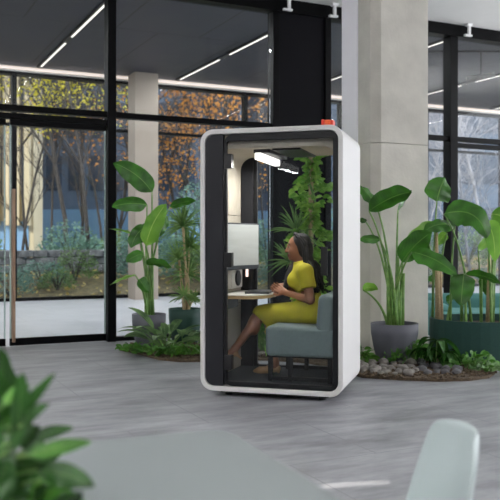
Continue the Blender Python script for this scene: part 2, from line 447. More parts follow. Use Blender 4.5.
# unseen ceiling slot, added to shape a sun stripe on the floor by the chair
s0, s1 = Vector((.36, 4.215, 0)), Vector((.76, 4.305, 0)); sw = Vector((-.015, .052, 0))
SLOT = [p + sd * (4.72 / sd.z) for p in (s0 - sw, s1 - sw, s1 + sw, s0 + sw)]
UW2 = 1.282; YW2 = 7.43
struct('floor', MB().box(-13, 20, -14, 0, -.1, 0), M['floor'], WF, label='grey polished concrete floor of the lounge', cat='floor')
struct('wall_back', MB().box(-13, 13, -14, -13.8, -.1, 4.7), M['wall_grey'], WF, label='grey back wall of the lounge', cat='wall')
struct('wall_left', MB().box(-13, -12.8, -14, 0, -.1, 4.7), M['wall_grey'], WF, label='grey left wall of the lounge', cat='wall')
struct('floor_lobby', MB().box(-13, 26, .0, YW2 + .1, -.1, -.002), M['lobby_floor'], WF, label='pale paved floor between the two glass walls', cat='floor')
sl = [WF.inverted() @ p for p in SLOT]
oc = [(-13, -14), (13, -14), (13, -.1), (-13, -.1)]; ic = [(p.x, p.y) for p in sl]
cm = MB(); cm.add([(x, y, z) for z in (4.7, 4.74) for q in (oc, ic) for x, y in q],
    [f for i in range(4) for j in [(i + 1) % 4] for f in ((j, i, 4 + i, 4 + j), (8 + i, 8 + j, 12 + j, 12 + i), (i, j, 8 + j, 8 + i), (4 + j, 4 + i, 12 + i, 12 + j))])
struct('ceiling', cm, M['ceiling'], WF, label='white ceiling of the lounge', cat='ceiling')
struct('ceiling_lobby', MB().box(-13, 26, -.1, YW2 + .25, 4.97, 5.3), M['soffit'], WF, label='dark panelled ceiling of the lobby beyond the glass', cat='ceiling')
struct('trim_1', MB().box(-13, 26, YW2 - .2, YW2 - .12, 4.86, 4.985), M['fascia'], WF, label='cream strip along the far edge of the dark lobby ceiling', cat='trim')
struct('trim_light', MB().box(-13, 26, YW2 - .215, YW2 - .2, 4.895, 4.945), M['glow'], WF, label='thin warm glow added along the cream edge of the lobby ceiling', cat='added glow')  # glowing strip added to brighten the cream fascia edge
struct('trim_2', MB().box(-13, 26, YW2 - .12, YW2 + .12, 4.80, 4.97), M['black'], WF, label='black head of the outer glass wall', cat='trim')
struct('trim_3', MB().box(-13, 20, -.12, .08, 4.52, 4.72).box(-13, 20, -.02, .1, 4.7, 4.97), M['black'], WF, label='black steel head above the inner glass wall', cat='trim')

ED = [-5.8, -3.45, -1.1, 1.25, 3.62, 4.47, 6.79, 9.14, 11.5]
tn = 4
for u in ED:
    w = .05 if u in (3.62, 4.47) else (.075 if u == 6.79 else .055)
    struct('trim_%d' % tn, MB().box(u - w, u + w, -.1, .08, 0, 4.56), M['black'], WF, bevel=.004,
           label='black steel mullion of the inner glass wall', cat='trim'); tn += 1
struct('wall_panel', MB().box(3.67, 4.42, -.07, .1, 0, 4.56), M['panel_dark'], WF, label='dark clad pier in the inner glass wall behind the booth', cat='wall')
wn = 1
for a, b in ((-5.8, -3.45), (-3.45, -1.1), (-1.1, 1.25), (1.25, 3.62), (4.47, 6.79), (6.79, 9.14), (9.14, 11.5)):
    x0, x1 = a + .055, b - .055
    door = a == -1.1
    fr = MB().box(x0, x1, -.06, .05, 2.87, 2.945)
    if door or a >= 6.7: fr.box(x0, x1, -.055, .05, 2.775, 2.845)
    if not door: fr.box(x0, x1, -.06, .05, 0, .055)
    o = struct('window_%d' % wn, fr, M['black'], WF, bevel=.003, label='black framed bay of the inner glass wall', cat='window')
    build('upper_pane', MB().box(x0, x1, -.006, .006, 2.945, 4.52), M['glass'], o)
    if not door: build('lower_pane', MB().box(x0, x1, -.006, .006, .055, 2.775 if a >= 6.7 else 2.87), M['glass'], o)
    wn += 1
for n, (a, b, hs) in enumerate(((-1.04, -.055, -1), (-.005, 1.19, 1))):
    d = struct('door_%d' % (n + 1), MB().box(a, b, -.03, .02, .01, .1).box(a, b, -.03, .02, 2.70, 2.77), M['black'], WF, bevel=.003,
               label='glass entrance door leaf with black bottom rail', cat='door')
    build('glass_pane', MB().box(a + .018, b - .018, -.011, .001, .1, 2.70), M['glass'], d)
    build('glass_edge', MB().box(a, a + .018, -.014, .004, .1, 2.70).box(b - .018, b, -.014, .004, .1, 2.70), M['glass_edge'], d)
    hx = -.085 if hs < 0 else .028
    if hs > 0:
        h = build('door_handle', MB().box(hx - .016, hx + .022, -.1, -.065, .06, 1.92), M['wood_pull'], d, bevel=.008)
        build('handle_post', MB().box(hx - .006, hx + .012, -.066, -.01, .25, .27).box(hx - .006, hx + .012, -.066, -.01, 1.7, 1.72), M['metal'], h)
        h = build('door_handle', MB().box(hx - .016, hx + .022, .055, .085, .06, 1.92), M['wood_pull'], d, bevel=.008)
# outer glass wall: one framed bay at a time
for i, u2 in enumerate([-10.88, -8.16, -5.44, -2.72, 0, 2.72, 5.44, 8.16, 10.88, 13.6, 16.32]):
    u = u2 + UW2
    fr = MB().box(u, u + 2.72, YW2 - .05, YW2 + .08, -.02, .07).box(u, u + 2.72, YW2 - .04, YW2 + .06, 3.72, 3.785).box(u - .05, u + .05, YW2 - .06, YW2 + .1, -.02, 4.82)
    o = struct('window_%d' % wn, fr, M['black'], WF, label='thin framed bay of the outer glass wall', cat='window'); wn += 1
    build('glass_pane', MB().box(u + .05, u + 2.67, YW2 - .006, YW2 + .006, .07, 3.72), M['glass_w2'], o)
    build('upper_pane', MB().box(u + .05, u + 2.67, YW2 - .006, YW2 + .006, 3.785, 4.80), M['glass_w2'], o)
# far lobby column
u0 = 2.55 + UW2
struct('column_lobby', MB().box(u0 - .12, u0 + .42, YW2 - .75, YW2 - .24, -.05, 4.97), M['concrete_far'], WF, bevel=.02, label='pale concrete column in the lobby seen through the glass', cat='column')
u0 = 11.35 + UW2
CP = [(3.60, -2.43), (3.69, -2.517), (4.356, -2.517), (4.356, -2.183), (3.60, -2.183)]
# concrete column and painted casing beside the booth
struct('column', MB().prism(CP, -.02, 2.407).prism(CP, 2.413, 4.72), M['concrete'], WF,
       label='fair faced concrete column right of the booth', cat='column', bevel=.004)
struct('column_casing', MB().box(3.592, 4.30, -2.18, -1.835, -.02, 4.72), M['lilac'], WF, bevel=.01, label='pale painted casing behind the concrete column', cat='column')
# brackets at the ceiling edge
for i, (px, lb) in enumerate(((281, 'white ceiling bracket above the left edge of the dark pier'), (326, 'white ceiling bracket above the right edge of the dark pier'), (459, 'white ceiling bracket right of the concrete column'))):
    k = (px - 250) / FPX; u = (k * 9.756 + 2.927) / (.8998 - k * .4363)
    g = thing('ceiling_bracket', lb, 'bracket', (u, -.24, 4.7), WF)
    build('bracket_plate', MB().box(u - .05, u + .05, -.27, -.2, 4.66, 4.7), M['white_track'], g, bevel=.006)
    build('bracket_arm', MB().box(u - .02, u + .02, -.26, -.22, 4.52, 4.665).box(u - .09, u + .05, -.26, -.21, 4.5, 4.53), M['white_track'], g, bevel=.005)
# linear lamps in the lobby ceiling
for i, u in enumerate((-4.4, -1.35, 1.75, 4.85, 7.95, 11.05, 14.15)):
    names = ['far left of the entrance doors', 'just left of the entrance doors', 'above the entrance doors', 'above the pale lobby column', 'behind the dark clad pier', 'behind the right window bay', 'far right beyond the window bays']
    g = thing('linear_ceiling_light', 'slim linear light in the dark lobby ceiling, ' + names[i], 'ceiling light', (u, 3.5, 4.97), WF, group='linear lights in the lobby ceiling')
    build('lamp_housing', MB().box(u - .05, u + .05, .6, 7.1, 4.93, 4.97), M['lampdark'], g, bevel=.004)
    for a, b in ((1.2, 4.2), (4.7, 6.9)):
        build('diffuser', MB().box(u - .017, u + .017, a, b, 4.922, 4.931), M['led_soft'], g)
# track spotlight seen beyond the right window
g = thing('track_spotlight', 'black track spotlight below the dark lobby ceiling', 'spotlight', at(481, 70, 15.5))
c = at(481, 78, 15.5); up = CAMZ - (66 - HOR) / FPX * 15.5
build('track', MB().box(c.x - 1.4, c.x + 1.6, c.y - .02, c.y + .02, 4.93, 4.97), M['lampdark'], g)
build('stem', MB().tube([(c.x, c.y, 4.95), (c.x, c.y, c.z)], .014), M['lampdark'], g)
build('lamp_head', MB().tube([c + Vector((-.28, 0, -.03)), c + Vector((.26, 0, .06))], [.06, .045], 12), M['lampdark'], g, smooth=True)

# ------------------------------------------------------------------ the garden and buildings outside
gp = []
gm = MB()
nx, ny = 30, 16
for j in range(ny + 1):
    for i in range(nx + 1):
        u = -16 + i * 46 / nx; y = YW2 + .25 + (j / ny) ** 1.6 * 60
        d = y - YW2
        z = -.02 + .55 * min(1, max(0, (d - .3) / 3.5)) + (R.uniform(-.05, .05) if j else 0)
        gm.v.append((u, y, z)); gm.uv.append((0, 0))
for j in range(ny):
    for i in range(nx):
        a = j * (nx + 1) + i; gm.f.append((a, a + 1, a + nx + 2, a + nx + 1))
struct('ground', gm, M['soil_garden'], WF, smooth=True, label='sloping leaf strewn earth of the garden outside', cat='ground')
def gz(d): return -.02 + .55 * min(1, max(0, (d - .3) / 3.5))
def wl(p):  # world point of facade coordinates
    return WF @ Vector(p)
lf = MB()
for i in range(1500):
    u = R.uniform(-8, 20); d = R.uniform(.35, 5.5)
    p = wl((u, YW2 + d, gz(d) + R.uniform(.03, .09))); a = R.uniform(0, 6.28); s = R.uniform(.04, .09)
    q = Vector((math.cos(a), math.sin(a), R.uniform(-.3, .5))) * s
    lf.blade(p - q, p + q, s * .6, roll=R.uniform(0, 3), n=2, m=1)
tag(build('fallen_leaves', lf, M['litter']), 'yellow fallen leaves scattered on the garden slope', 'leaves', kind='stuff')
lw = MB()
for i in range(26):
    for j in range(3):
        u = -4.0 + i * .36 + (j % 2) * .18
        if u > 5.6: continue
        c = wl((u, YW2 + 3.4 + R.uniform(-.05, .05), gz(3.4) + .1 + j * .19))
        lw.obox(c, (.175, .16, .09), Euler((R.uniform(-.05, .05), R.uniform(-.05, .05), PHI + R.uniform(-.06, .06))))
tag(build('stone_wall', lw, M['wall_stone'], base=wl((0, YW2 + 3.4, .3)), bevel=.02), 'low dark dry stone wall on the garden slope', 'wall')  # low dry stone wall across the slope

def shrub(name, label, u, d, r, h, mat, n, group=None, leafs=.09, seed=0):
    rr = random.Random(seed); b = wl((u, YW2 + d, gz(d)))
    g = thing(name, label, 'shrub', b, group=group)
    st = MB(); fo = MB()
    for i in range(7):
        a = rr.uniform(0, 6.28); t = b + Vector((math.cos(a) * r * .6, math.sin(a) * r * .6, h * rr.uniform(.6, .9)))
        st.tube([b + Vector((0, 0, -.02)), (b + t) / 2 + Vector((0, 0, h * .1)), t], [.02, .014, .006], 5)
    for i in range(n):
        a = rr.uniform(0, 6.28); e = math.acos(rr.uniform(-.15, 1)); q = rr.uniform(.55, 1.05)
        p = b + Vector((r * q * math.sin(e) * math.cos(a), r * q * math.sin(e) * math.sin(a), h * .12 + h * .85 * q * math.cos(e) * .95 + h * .05))
        v = Vector((math.cos(a), math.sin(a), rr.uniform(-.4, .9))).normalized() * leafs * rr.uniform(.6, 1.4)
        fo.blade(p, p + v, leafs * .34, roll=rr.uniform(0, 3), n=3, m=1, view=(rr.uniform(-1, 1), rr.uniform(-1, 1), .3))
    build('stem', st, M['bark'], g); build('foliage', fo, mat, g)
    return g
sh = [(-1.6, 2.4, .75, .95, 'bush_leaf', 'pale green garden shrub left of the entrance doors'),
      (-.2, 2.0, .6, .75, 'bush_leaf', 'spreading green shrub at the left end of the stone wall'),
      (.9, 4.6, .9, 1.15, 'bush_leaf', 'green shrub behind the dark stone wall'),
      (2.25, 1.9, .62, .6, 'bush_blue', 'grey green shrub in front of the stone wall'),
      (3.15, 2.3, .55, .85, 'bush_leaf', 'green shrub left of the pale lobby column'),
      (3.5, 4.4, .9, 1.3, 'bush_blue', 'tall grey green shrub behind the right end of the stone wall'),
      (4.9, 2.2, .8, 1.5, 'bush_blue', 'blue green shrub right of the pale lobby column'),
      (6.4, 1.7, .8, 1.1, 'bush_leaf', 'bushy shrub outside behind the booth desk'),
      (7.0, 3.0, 1.2, 2.6, 'bush_blue', 'tall blue green shrub seen through the booth window'),
      (8.6, 2.4, .9, 1.6, 'bush_blue', 'blue green shrub outside behind the seated woman'),
      (10.2, 2.8, 1.1, 2.3, 'bush_blue', 'large grey green shrub outside right of the booth'),
      (12.6, 2.2, .9, 1.0, 'bush_leaf', 'low green shrub outside behind the right planter'),
      (14.3, 2.8, 1.0, 1.5, 'bush_blue', 'rounded blue green shrub outside the right window bay'),
      (16.2, 3.0, 1.0, 1.3, 'bush_leaf', 'green shrub outside at the far right')]
for i, (u, d, r, h, m, lb) in enumerate(sh):
    shrub('garden_shrub', lb, u, d, r, h, M[m], int(1300 * max(.6, r * h)), 'shrubs in the garden outside', .075 if r > .7 else .06, 50 + i)

def tree(label, base, h, bark, spread, depth, leafm=None, nleaf=0, seed=0, r0=.11, leafs=.14, lz=.4, first=.35):
    rr = random.Random(seed); base = Vector(base)
    g = thing('tree', label, 'tree', base, group='trees in the garden outside')
    tr = MB(); br = MB(); r0 *= .55; tips = []
    def grow(mb, p, d, L, r, lev):
        pts = [p]; rads = [r]; q = p; dd = d.copy()
        n = 4
        for i in range(n):
            dd = (dd + Vector((rr.uniform(-1, 1), rr.uniform(-1, 1), rr.uniform(-.3, .5))) * .13).normalized()
            q = q + dd * L / n; pts.append(q); rads.append(r * (1 - .5 * (i + 1) / n))
            if lev < depth and (lev > 0 or (i + 1) / n > first):
                for _ in range(2 if lev < 3 else 1):
                    a = rr.uniform(0, 6.28); e = rr.uniform(.45, 1.0) * spread
                    s = dd.cross(Vector((math.cos(a), math.sin(a), .1))).normalized()
                    nd = (dd * math.cos(e) + s * math.sin(e) + Vector((0, 0, .12))).normalized()
                    grow(br, q, nd, L * rr.uniform(.38, .55), r * .45, lev + 1)
            if lev >= depth - 1: tips.append(q)
        mb.tube(pts, rads, 7 if lev == 0 else 4, caps=lev == 0)
    grow(tr, base - Vector((0, 0, .2)), Vector((rr.uniform(-.05, .05), rr.uniform(-.05, .05), 1)), h * .8, r0, 0)
    build('trunk', tr, bark, g, smooth=True); build('branches', br, bark, g, smooth=True)
    if leafm:
        fo = MB(); tt = [t for t in tips if t.z > base.z + h * lz] or tips
        for i in range(nleaf):
            p = tt[rr.randrange(len(tt))] + Vector((rr.gauss(0, .18), rr.gauss(0, .18), rr.gauss(0, .18)))
            v = Vector((rr.uniform(-1, 1), rr.uniform(-1, 1), rr.uniform(-1, .4))).normalized() * leafs * rr.uniform(.6, 1.3)
            fo.blade(p, p + v, leafs * .4, roll=rr.uniform(0, 3), n=2, m=1)
        build('foliage', fo, leafm, g)
    return g
def tb(px, Y): return Vector(((px - 250) / FPX * Y, Y, .52))
tree('slim bare tree with yellow leaf tips in front of the dark block', tb(68, 23.5), 8.0, M['bark'], .8, 4, M['yellow_leaf'], 3000, 3, .14, .09, .5)
tree('dark bare tree left of the inner mullion', tb(91, 22), 7.5, M['bark'], .85, 4, M['yellow_leaf'], 3000, 4, .12, .09, .5)
tree('twiggy young tree in front of the cream building', tb(20, 25), 7.5, M['bark'], .7, 4, M['yellow_leaf'], 260, 5, .09, .11, .5)
tree('orange leaved autumn tree right of the lobby column', tb(206, 25), 8.0, M['bark'], .95, 4, M['orange_leaf'], 3300, 6, .13, .11, .1, .12)
tree('orange leaved autumn tree behind the left shoulder of the booth', tb(178, 27), 8.0, M['bark'], .95, 4, M['orange_leaf'], 2800, 16, .12, .11, .1, .12)
tree('bare tree with few leaves seen through the booth', tb(262, 27), 8.5, M['bark'], .8, 3, M['orange_leaf'], 130, 8, .13, .14, .3)
tree('pale barked bare tree in the right window bay', tb(470, 24), 5.6, M['bark_pale'], .95, 4, None, 0, 9, .07, .1, .3, .1)
tree('pale barked bare tree at the right edge of the view', tb(496, 26), 6.0, M['bark_pale'], .95, 4, None, 0, 10, .07, .1, .3, .1)
tree('pale slender tree beside the concrete column', tb(438, 27), 6.0, M['bark_pale'], .9, 4, None, 0, 12, .06, .1, .3, .1)

rt_ = random.Random(31)
for i, px in enumerate((30, 52, 80, 104, 118, 150, 190, 222, 244, 268, 430, 455, 484)):
    tree('slender bare tree among the twigs of the garden background', tb(px, rt_.uniform(26, 32)), rt_.uniform(6.5, 8.5), M['bark_pale'] if px > 400 else M['bark'], .8, 4, None, 0, 300 + i, rt_.uniform(.08, .12), .1, .3, rt_.uniform(.1, .3))
ks = 0
for i in range(26):
    u = -3 + i * .75 + rt_.uniform(-.25, .25); d = rt_.choice((.9, 1.3, 4.2, 5.2, 6.2)); r = rt_.uniform(.35, .6) * (1 if d < 2 else 1.5)
    if d < 2 and 3.0 < u < 4.6: d = 4.5
    shrub('garden_shrub', 'small dense shrub among others on the garden slope', u, d, r, r * rt_.uniform(.7, 1.3), M['bush_leaf' if i % 3 else 'bush_blue'], int(1500 * max(.35, r)), 'small shrubs on the garden slope', .05 if d < 2 else .08, 400 + i)
def building(label, x0, x1, y, h, wall, glass, floors, bays, fins=None, depth=12, base_h=3.2, sill=.25, gap=.18, rz=0):
    c = Vector(((x0 + x1) / 2, y, 0)); fm = Matrix.Translation(c) @ Matrix.Rotation(rz, 4, 'Z'); w = (x1 - x0) / 2
    g = thing('office_building', label, 'building', (0, 0, 0), fm)
    build('wall', MB().box(-w, w, 0, depth, -.5, h), wall, g)
    fh = (h - base_h) / floors; bw = 2 * w / bays
    proto = None
    for j in range(floors):
        for i in range(bays):
            a = -w + i * bw; z = base_h + j * fh
            if proto is None:
                proto = build('window', MB().box(a + bw * gap / 2, a + bw * (1 - gap / 2), -.04, .1, z + fh * sill, z + fh * .92), glass, g)
                o0 = (a, z)
            else:
                o = proto.copy(); COL.objects.link(o); o.location = Vector(proto.location) + Vector((a - o0[0], 0, z - o0[1]))
    build('ground_floor_glazing', MB().box(-w + .2, w - .2, -.05, .1, .1, base_h - .3), M['b_glass_d'] if x1 > 10 else M['b_glass'], g)
    build('roof_edge', MB().box(-w - .1, w + .1, -.15, .3, h - .35, h + .1), M['b_pale'], g)
    if fins:
        n = int(2 * w / fins)
        for i in range(n):
            x = -w + (i + .5) * 2 * w / n
            if i == 0:
                f0 = build('fin', MB().box(x - .11, x + .11, -.3, .02, base_h * .8, h - .4), wall, g); fx = x
            else:
                o = f0.copy(); COL.objects.link(o); o.location = Vector((x - fx, 0, 0))
    return g
building('cream office block with vertical fins at the left', -19, -9.2, 34, 15, M['b_cream'], M['b_glass_d'], 4, 8, fins=.42, depth=1.5, base_h=2.4)
building('slate blue office block behind the bare trees', -13.2, -.4, 42, 17, M['b_blue'], M['b_glass_d'], 5, 11, gap=.3)
building('navy office block behind the orange trees', -.2, 9.2, 44, 17, M['b_navy'], M['b_glass_d'], 5, 7, gap=.35)
building('pale office block with blue glass at the right', 9.5, 26, 40, 16, M['b_blue'], M['b_glass_d'], 5, 8, sill=.35, gap=.06)
building('far left dark glass block', -34, -19.5, 40, 16, M['b_blue'], M['b_glass'], 5, 8, gap=.2)
# ------------------------------------------------------------------ the booth
bt = thing('office_phone_booth', 'white rounded one person work booth with glass front and charcoal side panel', 'booth', (0, .45, 0), BF)
ZB, ZT = .05, 2.217
out = rrect(-.6, .6, ZB, ZT, .11, 10); inn = rrect(-.56, .56, ZB + .042, ZT - .042, .075, 10)
build('shell', MB().ring(out, inn, 0, .9), M['shell'], bt, bevel=.007, smooth=False)
lin_in = rrect(-.5, .53, .12, 2.06, .12, 10, .015)
build('felt_lining', MB().ring(rrect(-.559, .559, ZB + .043, ZT - .043, .075, 10), lin_in, .07, .83), M['felt'], bt)
build('floor_platform', MB().box(-.5, .53, .05, .85, .1, .135), M['carpet'], bt)
build('front_panel', MB().prism([p for p in rrect(-.557, -.3, ZB + .045, ZT - .045, .072, 10) if p[0] <= -.40] + [(-.402, ZB + .045), (-.402, ZT - .045)][:0], .012, .05, 'y') if False else
      MB().prism([(-.402, ZT - .045)] + [p for p in rrect(-.557, -.2, ZB + .045, ZT - .045, .072, 10) if p[0] < -.45] + [(-.402, ZB + .045)], .012, .05, 'y'), M['charcoal'], bt, bevel=.003)
# door
di = [(x, z) for x, z in rrect(-.395, .557, ZB + .045, ZT - .045, .072, 10)]
dj = [(x, z) for x, z in rrect(-.372, .515, .135, 2.115, .02, 10)]
dr = build('door', MB().ring(di, dj, .014, .052), M['frame_b'], bt, bevel=.003)
build('glass_pane', MB().box(-.372, .515, .028, .036, .135, 2.115), M['glass_b'], dr)
for px, py in ((233, 161), (232.5, 260), (233, 363)):
    z = bl(px, py, .0).z
    build('hinge', MB().box(-.392, -.325, -.004, .06, z - .06, z + .06), M['hoodblack'], dr, bevel=.004)
hd = MB().box(.43, .482, -.05, -.03, 1.02, 1.245).box(.445, .465, -.03, .03, 1.05, 1.08).box(.445, .465, -.03, .03, 1.18, 1.21)
build('door_handle', hd, M['hoodblack'], dr, bevel=.006)
# rear: dark panel strip and glass
rf = build('rear_window_frame', MB().ring(rrect(-.385, .557, ZB + .045, ZT - .045, .072, 10), rrect(-.35, .52, .15, 2.10, .02, 10), .85, .888), M['frame_b'], bt, bevel=.003)
build('rear_glass', MB().box(-.35, .52, .862, .872, .15, 2.10), M['glass_b'], rf)
build('rear_panel', MB().prism([(-.385, ZT - .045)] + [p for p in rrect(-.557, -.2, ZB + .045, ZT - .045, .072, 10) if p[0] < -.45] + [(-.385, ZB + .045)], .84, .888, 'y'), M['charcoal'], bt, bevel=.003)
for x in (-.40, .40):
    for y in (.16, .74):
        build('foot', MB().tube([(x, y, 0), (x, y, .06)], .03, 14), M['hoodblack'], bt)
build('plinth', MB().box(-.46, .46, .12, .8, .02, .052), M['hoodblack'], bt)
# vents in the felt wall
build('seam', MB().box(-.5005, -.498, .08, .82, 1.52, 1.524).box(-.5005, -.498, .08, .82, .72, .724), M['frame_b'], bt)
# wall control box
cb = thing('wall_control_box', 'small white box with a round dark dial on the felt wall below the monitor', 'control', (-.48, .5, .95), BF)
build('housing', MB().box(-.5, -.455, .42, .74, .87, 1.045), M['table_w'], cb, bevel=.012)
build('dial', MB().tube([(-.456, .58, .96), (-.44, .58, .96)], .07, 24), M['hoodblack'], cb, bevel=.004)
# ceiling light in the booth
cl = thing('booth_ceiling_light', 'slim white light bar under the booth ceiling', 'ceiling light', (-.1, .5, 2.06), BF)
a = bl(259, 145, .25)
build('lamp_housing', MB().box(-.19, -.05, .18, .80, 2.03, 2.06), M['lampdark'], cl, bevel=.004)
build('diffuser', MB().box(-.175, -.115, .16, .80, 1.972, 2.03), M['led'], cl, bevel=.008)
build('ceiling_grille', MB().box(-.02, .22, .15, .78, 2.045, 2.06), M['hoodblack'], cl, bevel=.004)
# small glowing pink stick
ls = thing('glow_stick', 'tiny glowing pink stick on the dark panel above the desk', 'light', (-.44, .83, 1.0), BF)
p = bl(247, 269, .825)
build('glow_tube', MB().tube([(p.x, .825, p.z - .07), (p.x, .825, p.z + .07)], .012, 10), M['pink_glow'], ls, smooth=True)
build('mount', MB().box(p.x - .02, p.x + .02, .832, .842, p.z - .09, p.z + .09), M['hoodblack'], ls)
# desk
dk = thing('booth_desk', 'small white desk top with plywood edge fixed to the booth wall', 'desk', (-.3, .45, .8), BF)
op = [(-.498, .14), (-.30, .14)] + [(-.30 + .215 * math.sin(t) , .40 - .26 * math.cos(t)) for t in [i * PI / 2 / 10 for i in range(1, 11)]] + \
     [(-.30 + .215 * math.cos(t), .52 + .26 * math.sin(t)) for t in [i * PI / 2 / 10 for i in range(0, 11)]] + [(-.498, .78)]
build('tabletop', MB().prism(op, .829, .837), M['table_w'], dk, bevel=.002)
build('plywood_core', MB().prism(op, .803, .829), M['ply'], dk, bevel=.002)
build('wall_bracket', MB().box(-.498, -.46, .3, .62, .70, .803), M['frame_b'], dk, bevel=.004)
# laptop
lt = thing('laptop', 'closed dark grey laptop lying on the booth desk', 'laptop', (-.22, .5, .837), BF)
rz = Euler((0, 0, .12))
build('base', MB().obox((-.225, .49, .843), (.105, .15, .006), rz), M['laptop'], lt, bevel=.003)
build('lid', MB().obox((-.225, .49, .853), (.105, .15, .0035), rz), M['laptop'], lt, bevel=.003)
build('rubber_foot', MB().obox((-.225, .60, .8375), (.08, .01, .0012), rz), M['hoodblack'], lt)
# monitor
mo = thing('monitor', 'pale screen monitor in a grey frame on the booth wall', 'monitor', (-.45, .5, 1.24), BF)
mc = Vector((-.39, .50, 1.245)); ang = math.atan2(.40, .13); rt = Euler((0, 0, ang))
build('casing', MB().obox(mc, (.25, .016, .205), rt), M['laptop'], mo, bevel=.005)
nrm = Vector((math.sin(ang), -math.cos(ang), 0))
build('screen', MB().obox(mc + nrm * .0165 + Vector((0, 0, .012)), (.238, .002, .18), rt), M['screen'], mo)
build('wall_arm', MB().tube([mc - nrm * .015, mc - nrm * .03 + Vector((-.04, 0, 0)), (-.498, .5, 1.245)], .016, 10), M['hoodblack'], mo)
# sofa inside the booth
so = thing('booth_bench', 'grey green upholstered bench seat inside the booth', 'seat', (.24, .45, .135), BF)
build('seat', sdf_mesh([('b', (.232, .45, .468), (.295, .375, .125), .04, None, .01)], .012), M['sofa'], so, smooth=True)
rb = Matrix.Rotation(.09, 3, 'Y')
build('backrest', sdf_mesh([('b', (.445, .45, .70), (.075, .375, .155), .04, [list(r) for r in rb], .01)], .012), M['sofa'], so, smooth=True)
for x in (-.03, .14, .47):
    for y in (.14, .76):
        build('leg', MB().box(x - .018, x + .018, y - .018, y + .018, .135, .36), M['frame_b'], so, bevel=.003)
build('leg_frame', MB().box(-.03, .47, .125, .155, .145, .175).box(-.03, .47, .745, .775, .145, .175).box(-.05, .5, .1, .8, .335, .36), M['frame_b'], so)
# orange box on top
ob = thing('orange_box', 'small orange case lying on the roof of the booth', 'box', (.46, .2, ZT), BF)
build('body', MB().box(.425, .475, .12, .2, ZT + .002, ZT + .058), M['orange'], ob, bevel=.008)
build('end_cap', MB().box(.40, .425, .115, .205, ZT + .001, ZT + .062), M['red'], ob, bevel=.008)
build('end_cap', MB().box(.475, .50, .115, .205, ZT + .001, ZT + .056), M['red'], ob, bevel=.008)

# ------------------------------------------------------------------ the woman on the bench (faces -x in booth axes)
HR = Matrix.Rotation(.22, 3, 'Z') @ Matrix.Rotation(-.04, 3, 'Y')          # head turned a little to the door
HC = Vector((.118, .49, 1.232)); HS = .89
def hp(x, y, z): return tuple(HC + HR @ Vector((x, y, z)) * HS)                  # head coordinates: face towards -x
Hm = [list(r) for r in HR]
hipN, hipF = (.275, .40, .685), (.275, .58, .685)
kneeN, kneeF = (-.205, .47, .655), (-.155, .56, .615)
ankN, ankF = (-.395, .33, .365), (-.085, .50, .225)
shN, shF = (.225, .325, 1.035), (.165, .655, 1.03)
elN, elF = (.275, .285, .80), (.02, .70, .845)
wrN, wrF = (.035, .41, .845), (-.02, .555, .90)
body = [
 # head
 ('e', hp(.012, 0, .035), (0.0872, 0.0694, 0.0828), Hm, .02), ('e', hp(-.022, 0, -.035), (0.0623, 0.0552, 0.0730), Hm, .03),
 ('e', hp(-.062, 0, -.098), (0.0231, 0.0267, 0.0196), Hm, .03),
 ('c', hp(-.09, 0, .012), hp(-.112, 0, -.028), .009, .014, .014), ('e', hp(-.101, .013, -.033), (0.0089, 0.0089, 0.0071), Hm, .008), ('e', hp(-.101, -.013, -.033), (0.0089, 0.0089, 0.0071), Hm, .008),
 ('e', hp(-.055, .042, -.028), (0.0249, 0.0196, 0.0214), Hm, .025), ('e', hp(-.055, -.042, -.028), (0.0249, 0.0196, 0.0214), Hm, .025),
 ('c', hp(-.088, -.035, .03), hp(-.088, .035, .03), .010, .010, .014),
 ('e', hp(.04, .068, -.01), (0.0160, 0.0071, 0.0267), Hm, .006), ('e', hp(.04, -.068, -.01), (0.0160, 0.0071, 0.0267), Hm, .006),
 # neck and trunk
 ('c', (.135, .49, 1.17), (.165, .49, 1.05), .048, .056, .03),
 ('e', (.185, .49, .98), (.095, .15, .115), None, .05), ('e', (.215, .49, .84), (.085, .125, .13), None, .06), ('e', (.265, .49, .705), (.115, .165, .105), None, .06),
 # arms
 ('c', (.19, .38, 1.04), shN, .05, .052, .04), ('c', shN, elN, .048, .037, .02), ('c', elN, wrN, .037, .024, .012),
 ('c', (.175, .6, 1.035), shF, .05, .05, .04), ('c', shF, elF, .047, .036, .02), ('c', elF, wrF, .036, .024, .012),
 # legs
 ('c', hipN, kneeN, .085, .058, .04), ('c', kneeN, ankN, .052, .031, .02), ('e', (-.25, .43, .56), (.05, .045, .09), None, .04),
 ('c', hipF, kneeF, .085, .058, .04), ('c', kneeF, ankF, .052, .033, .02), ('e', (-.115, .55, .48), (.047, .045, .1), None, .04),
 # feet
 ('c', ankN, (-.435, .315, .315), .03, .03, .02), ('c', (-.43, .32, .325), (-.515, .285, .285), .028, .018, .02),
 ('c', ankF, (-.08, .50, .185), .032, .03, .02), ('c', (-.10, .50, .185), (-.235, .475, .158), .03, .02, .02),
]
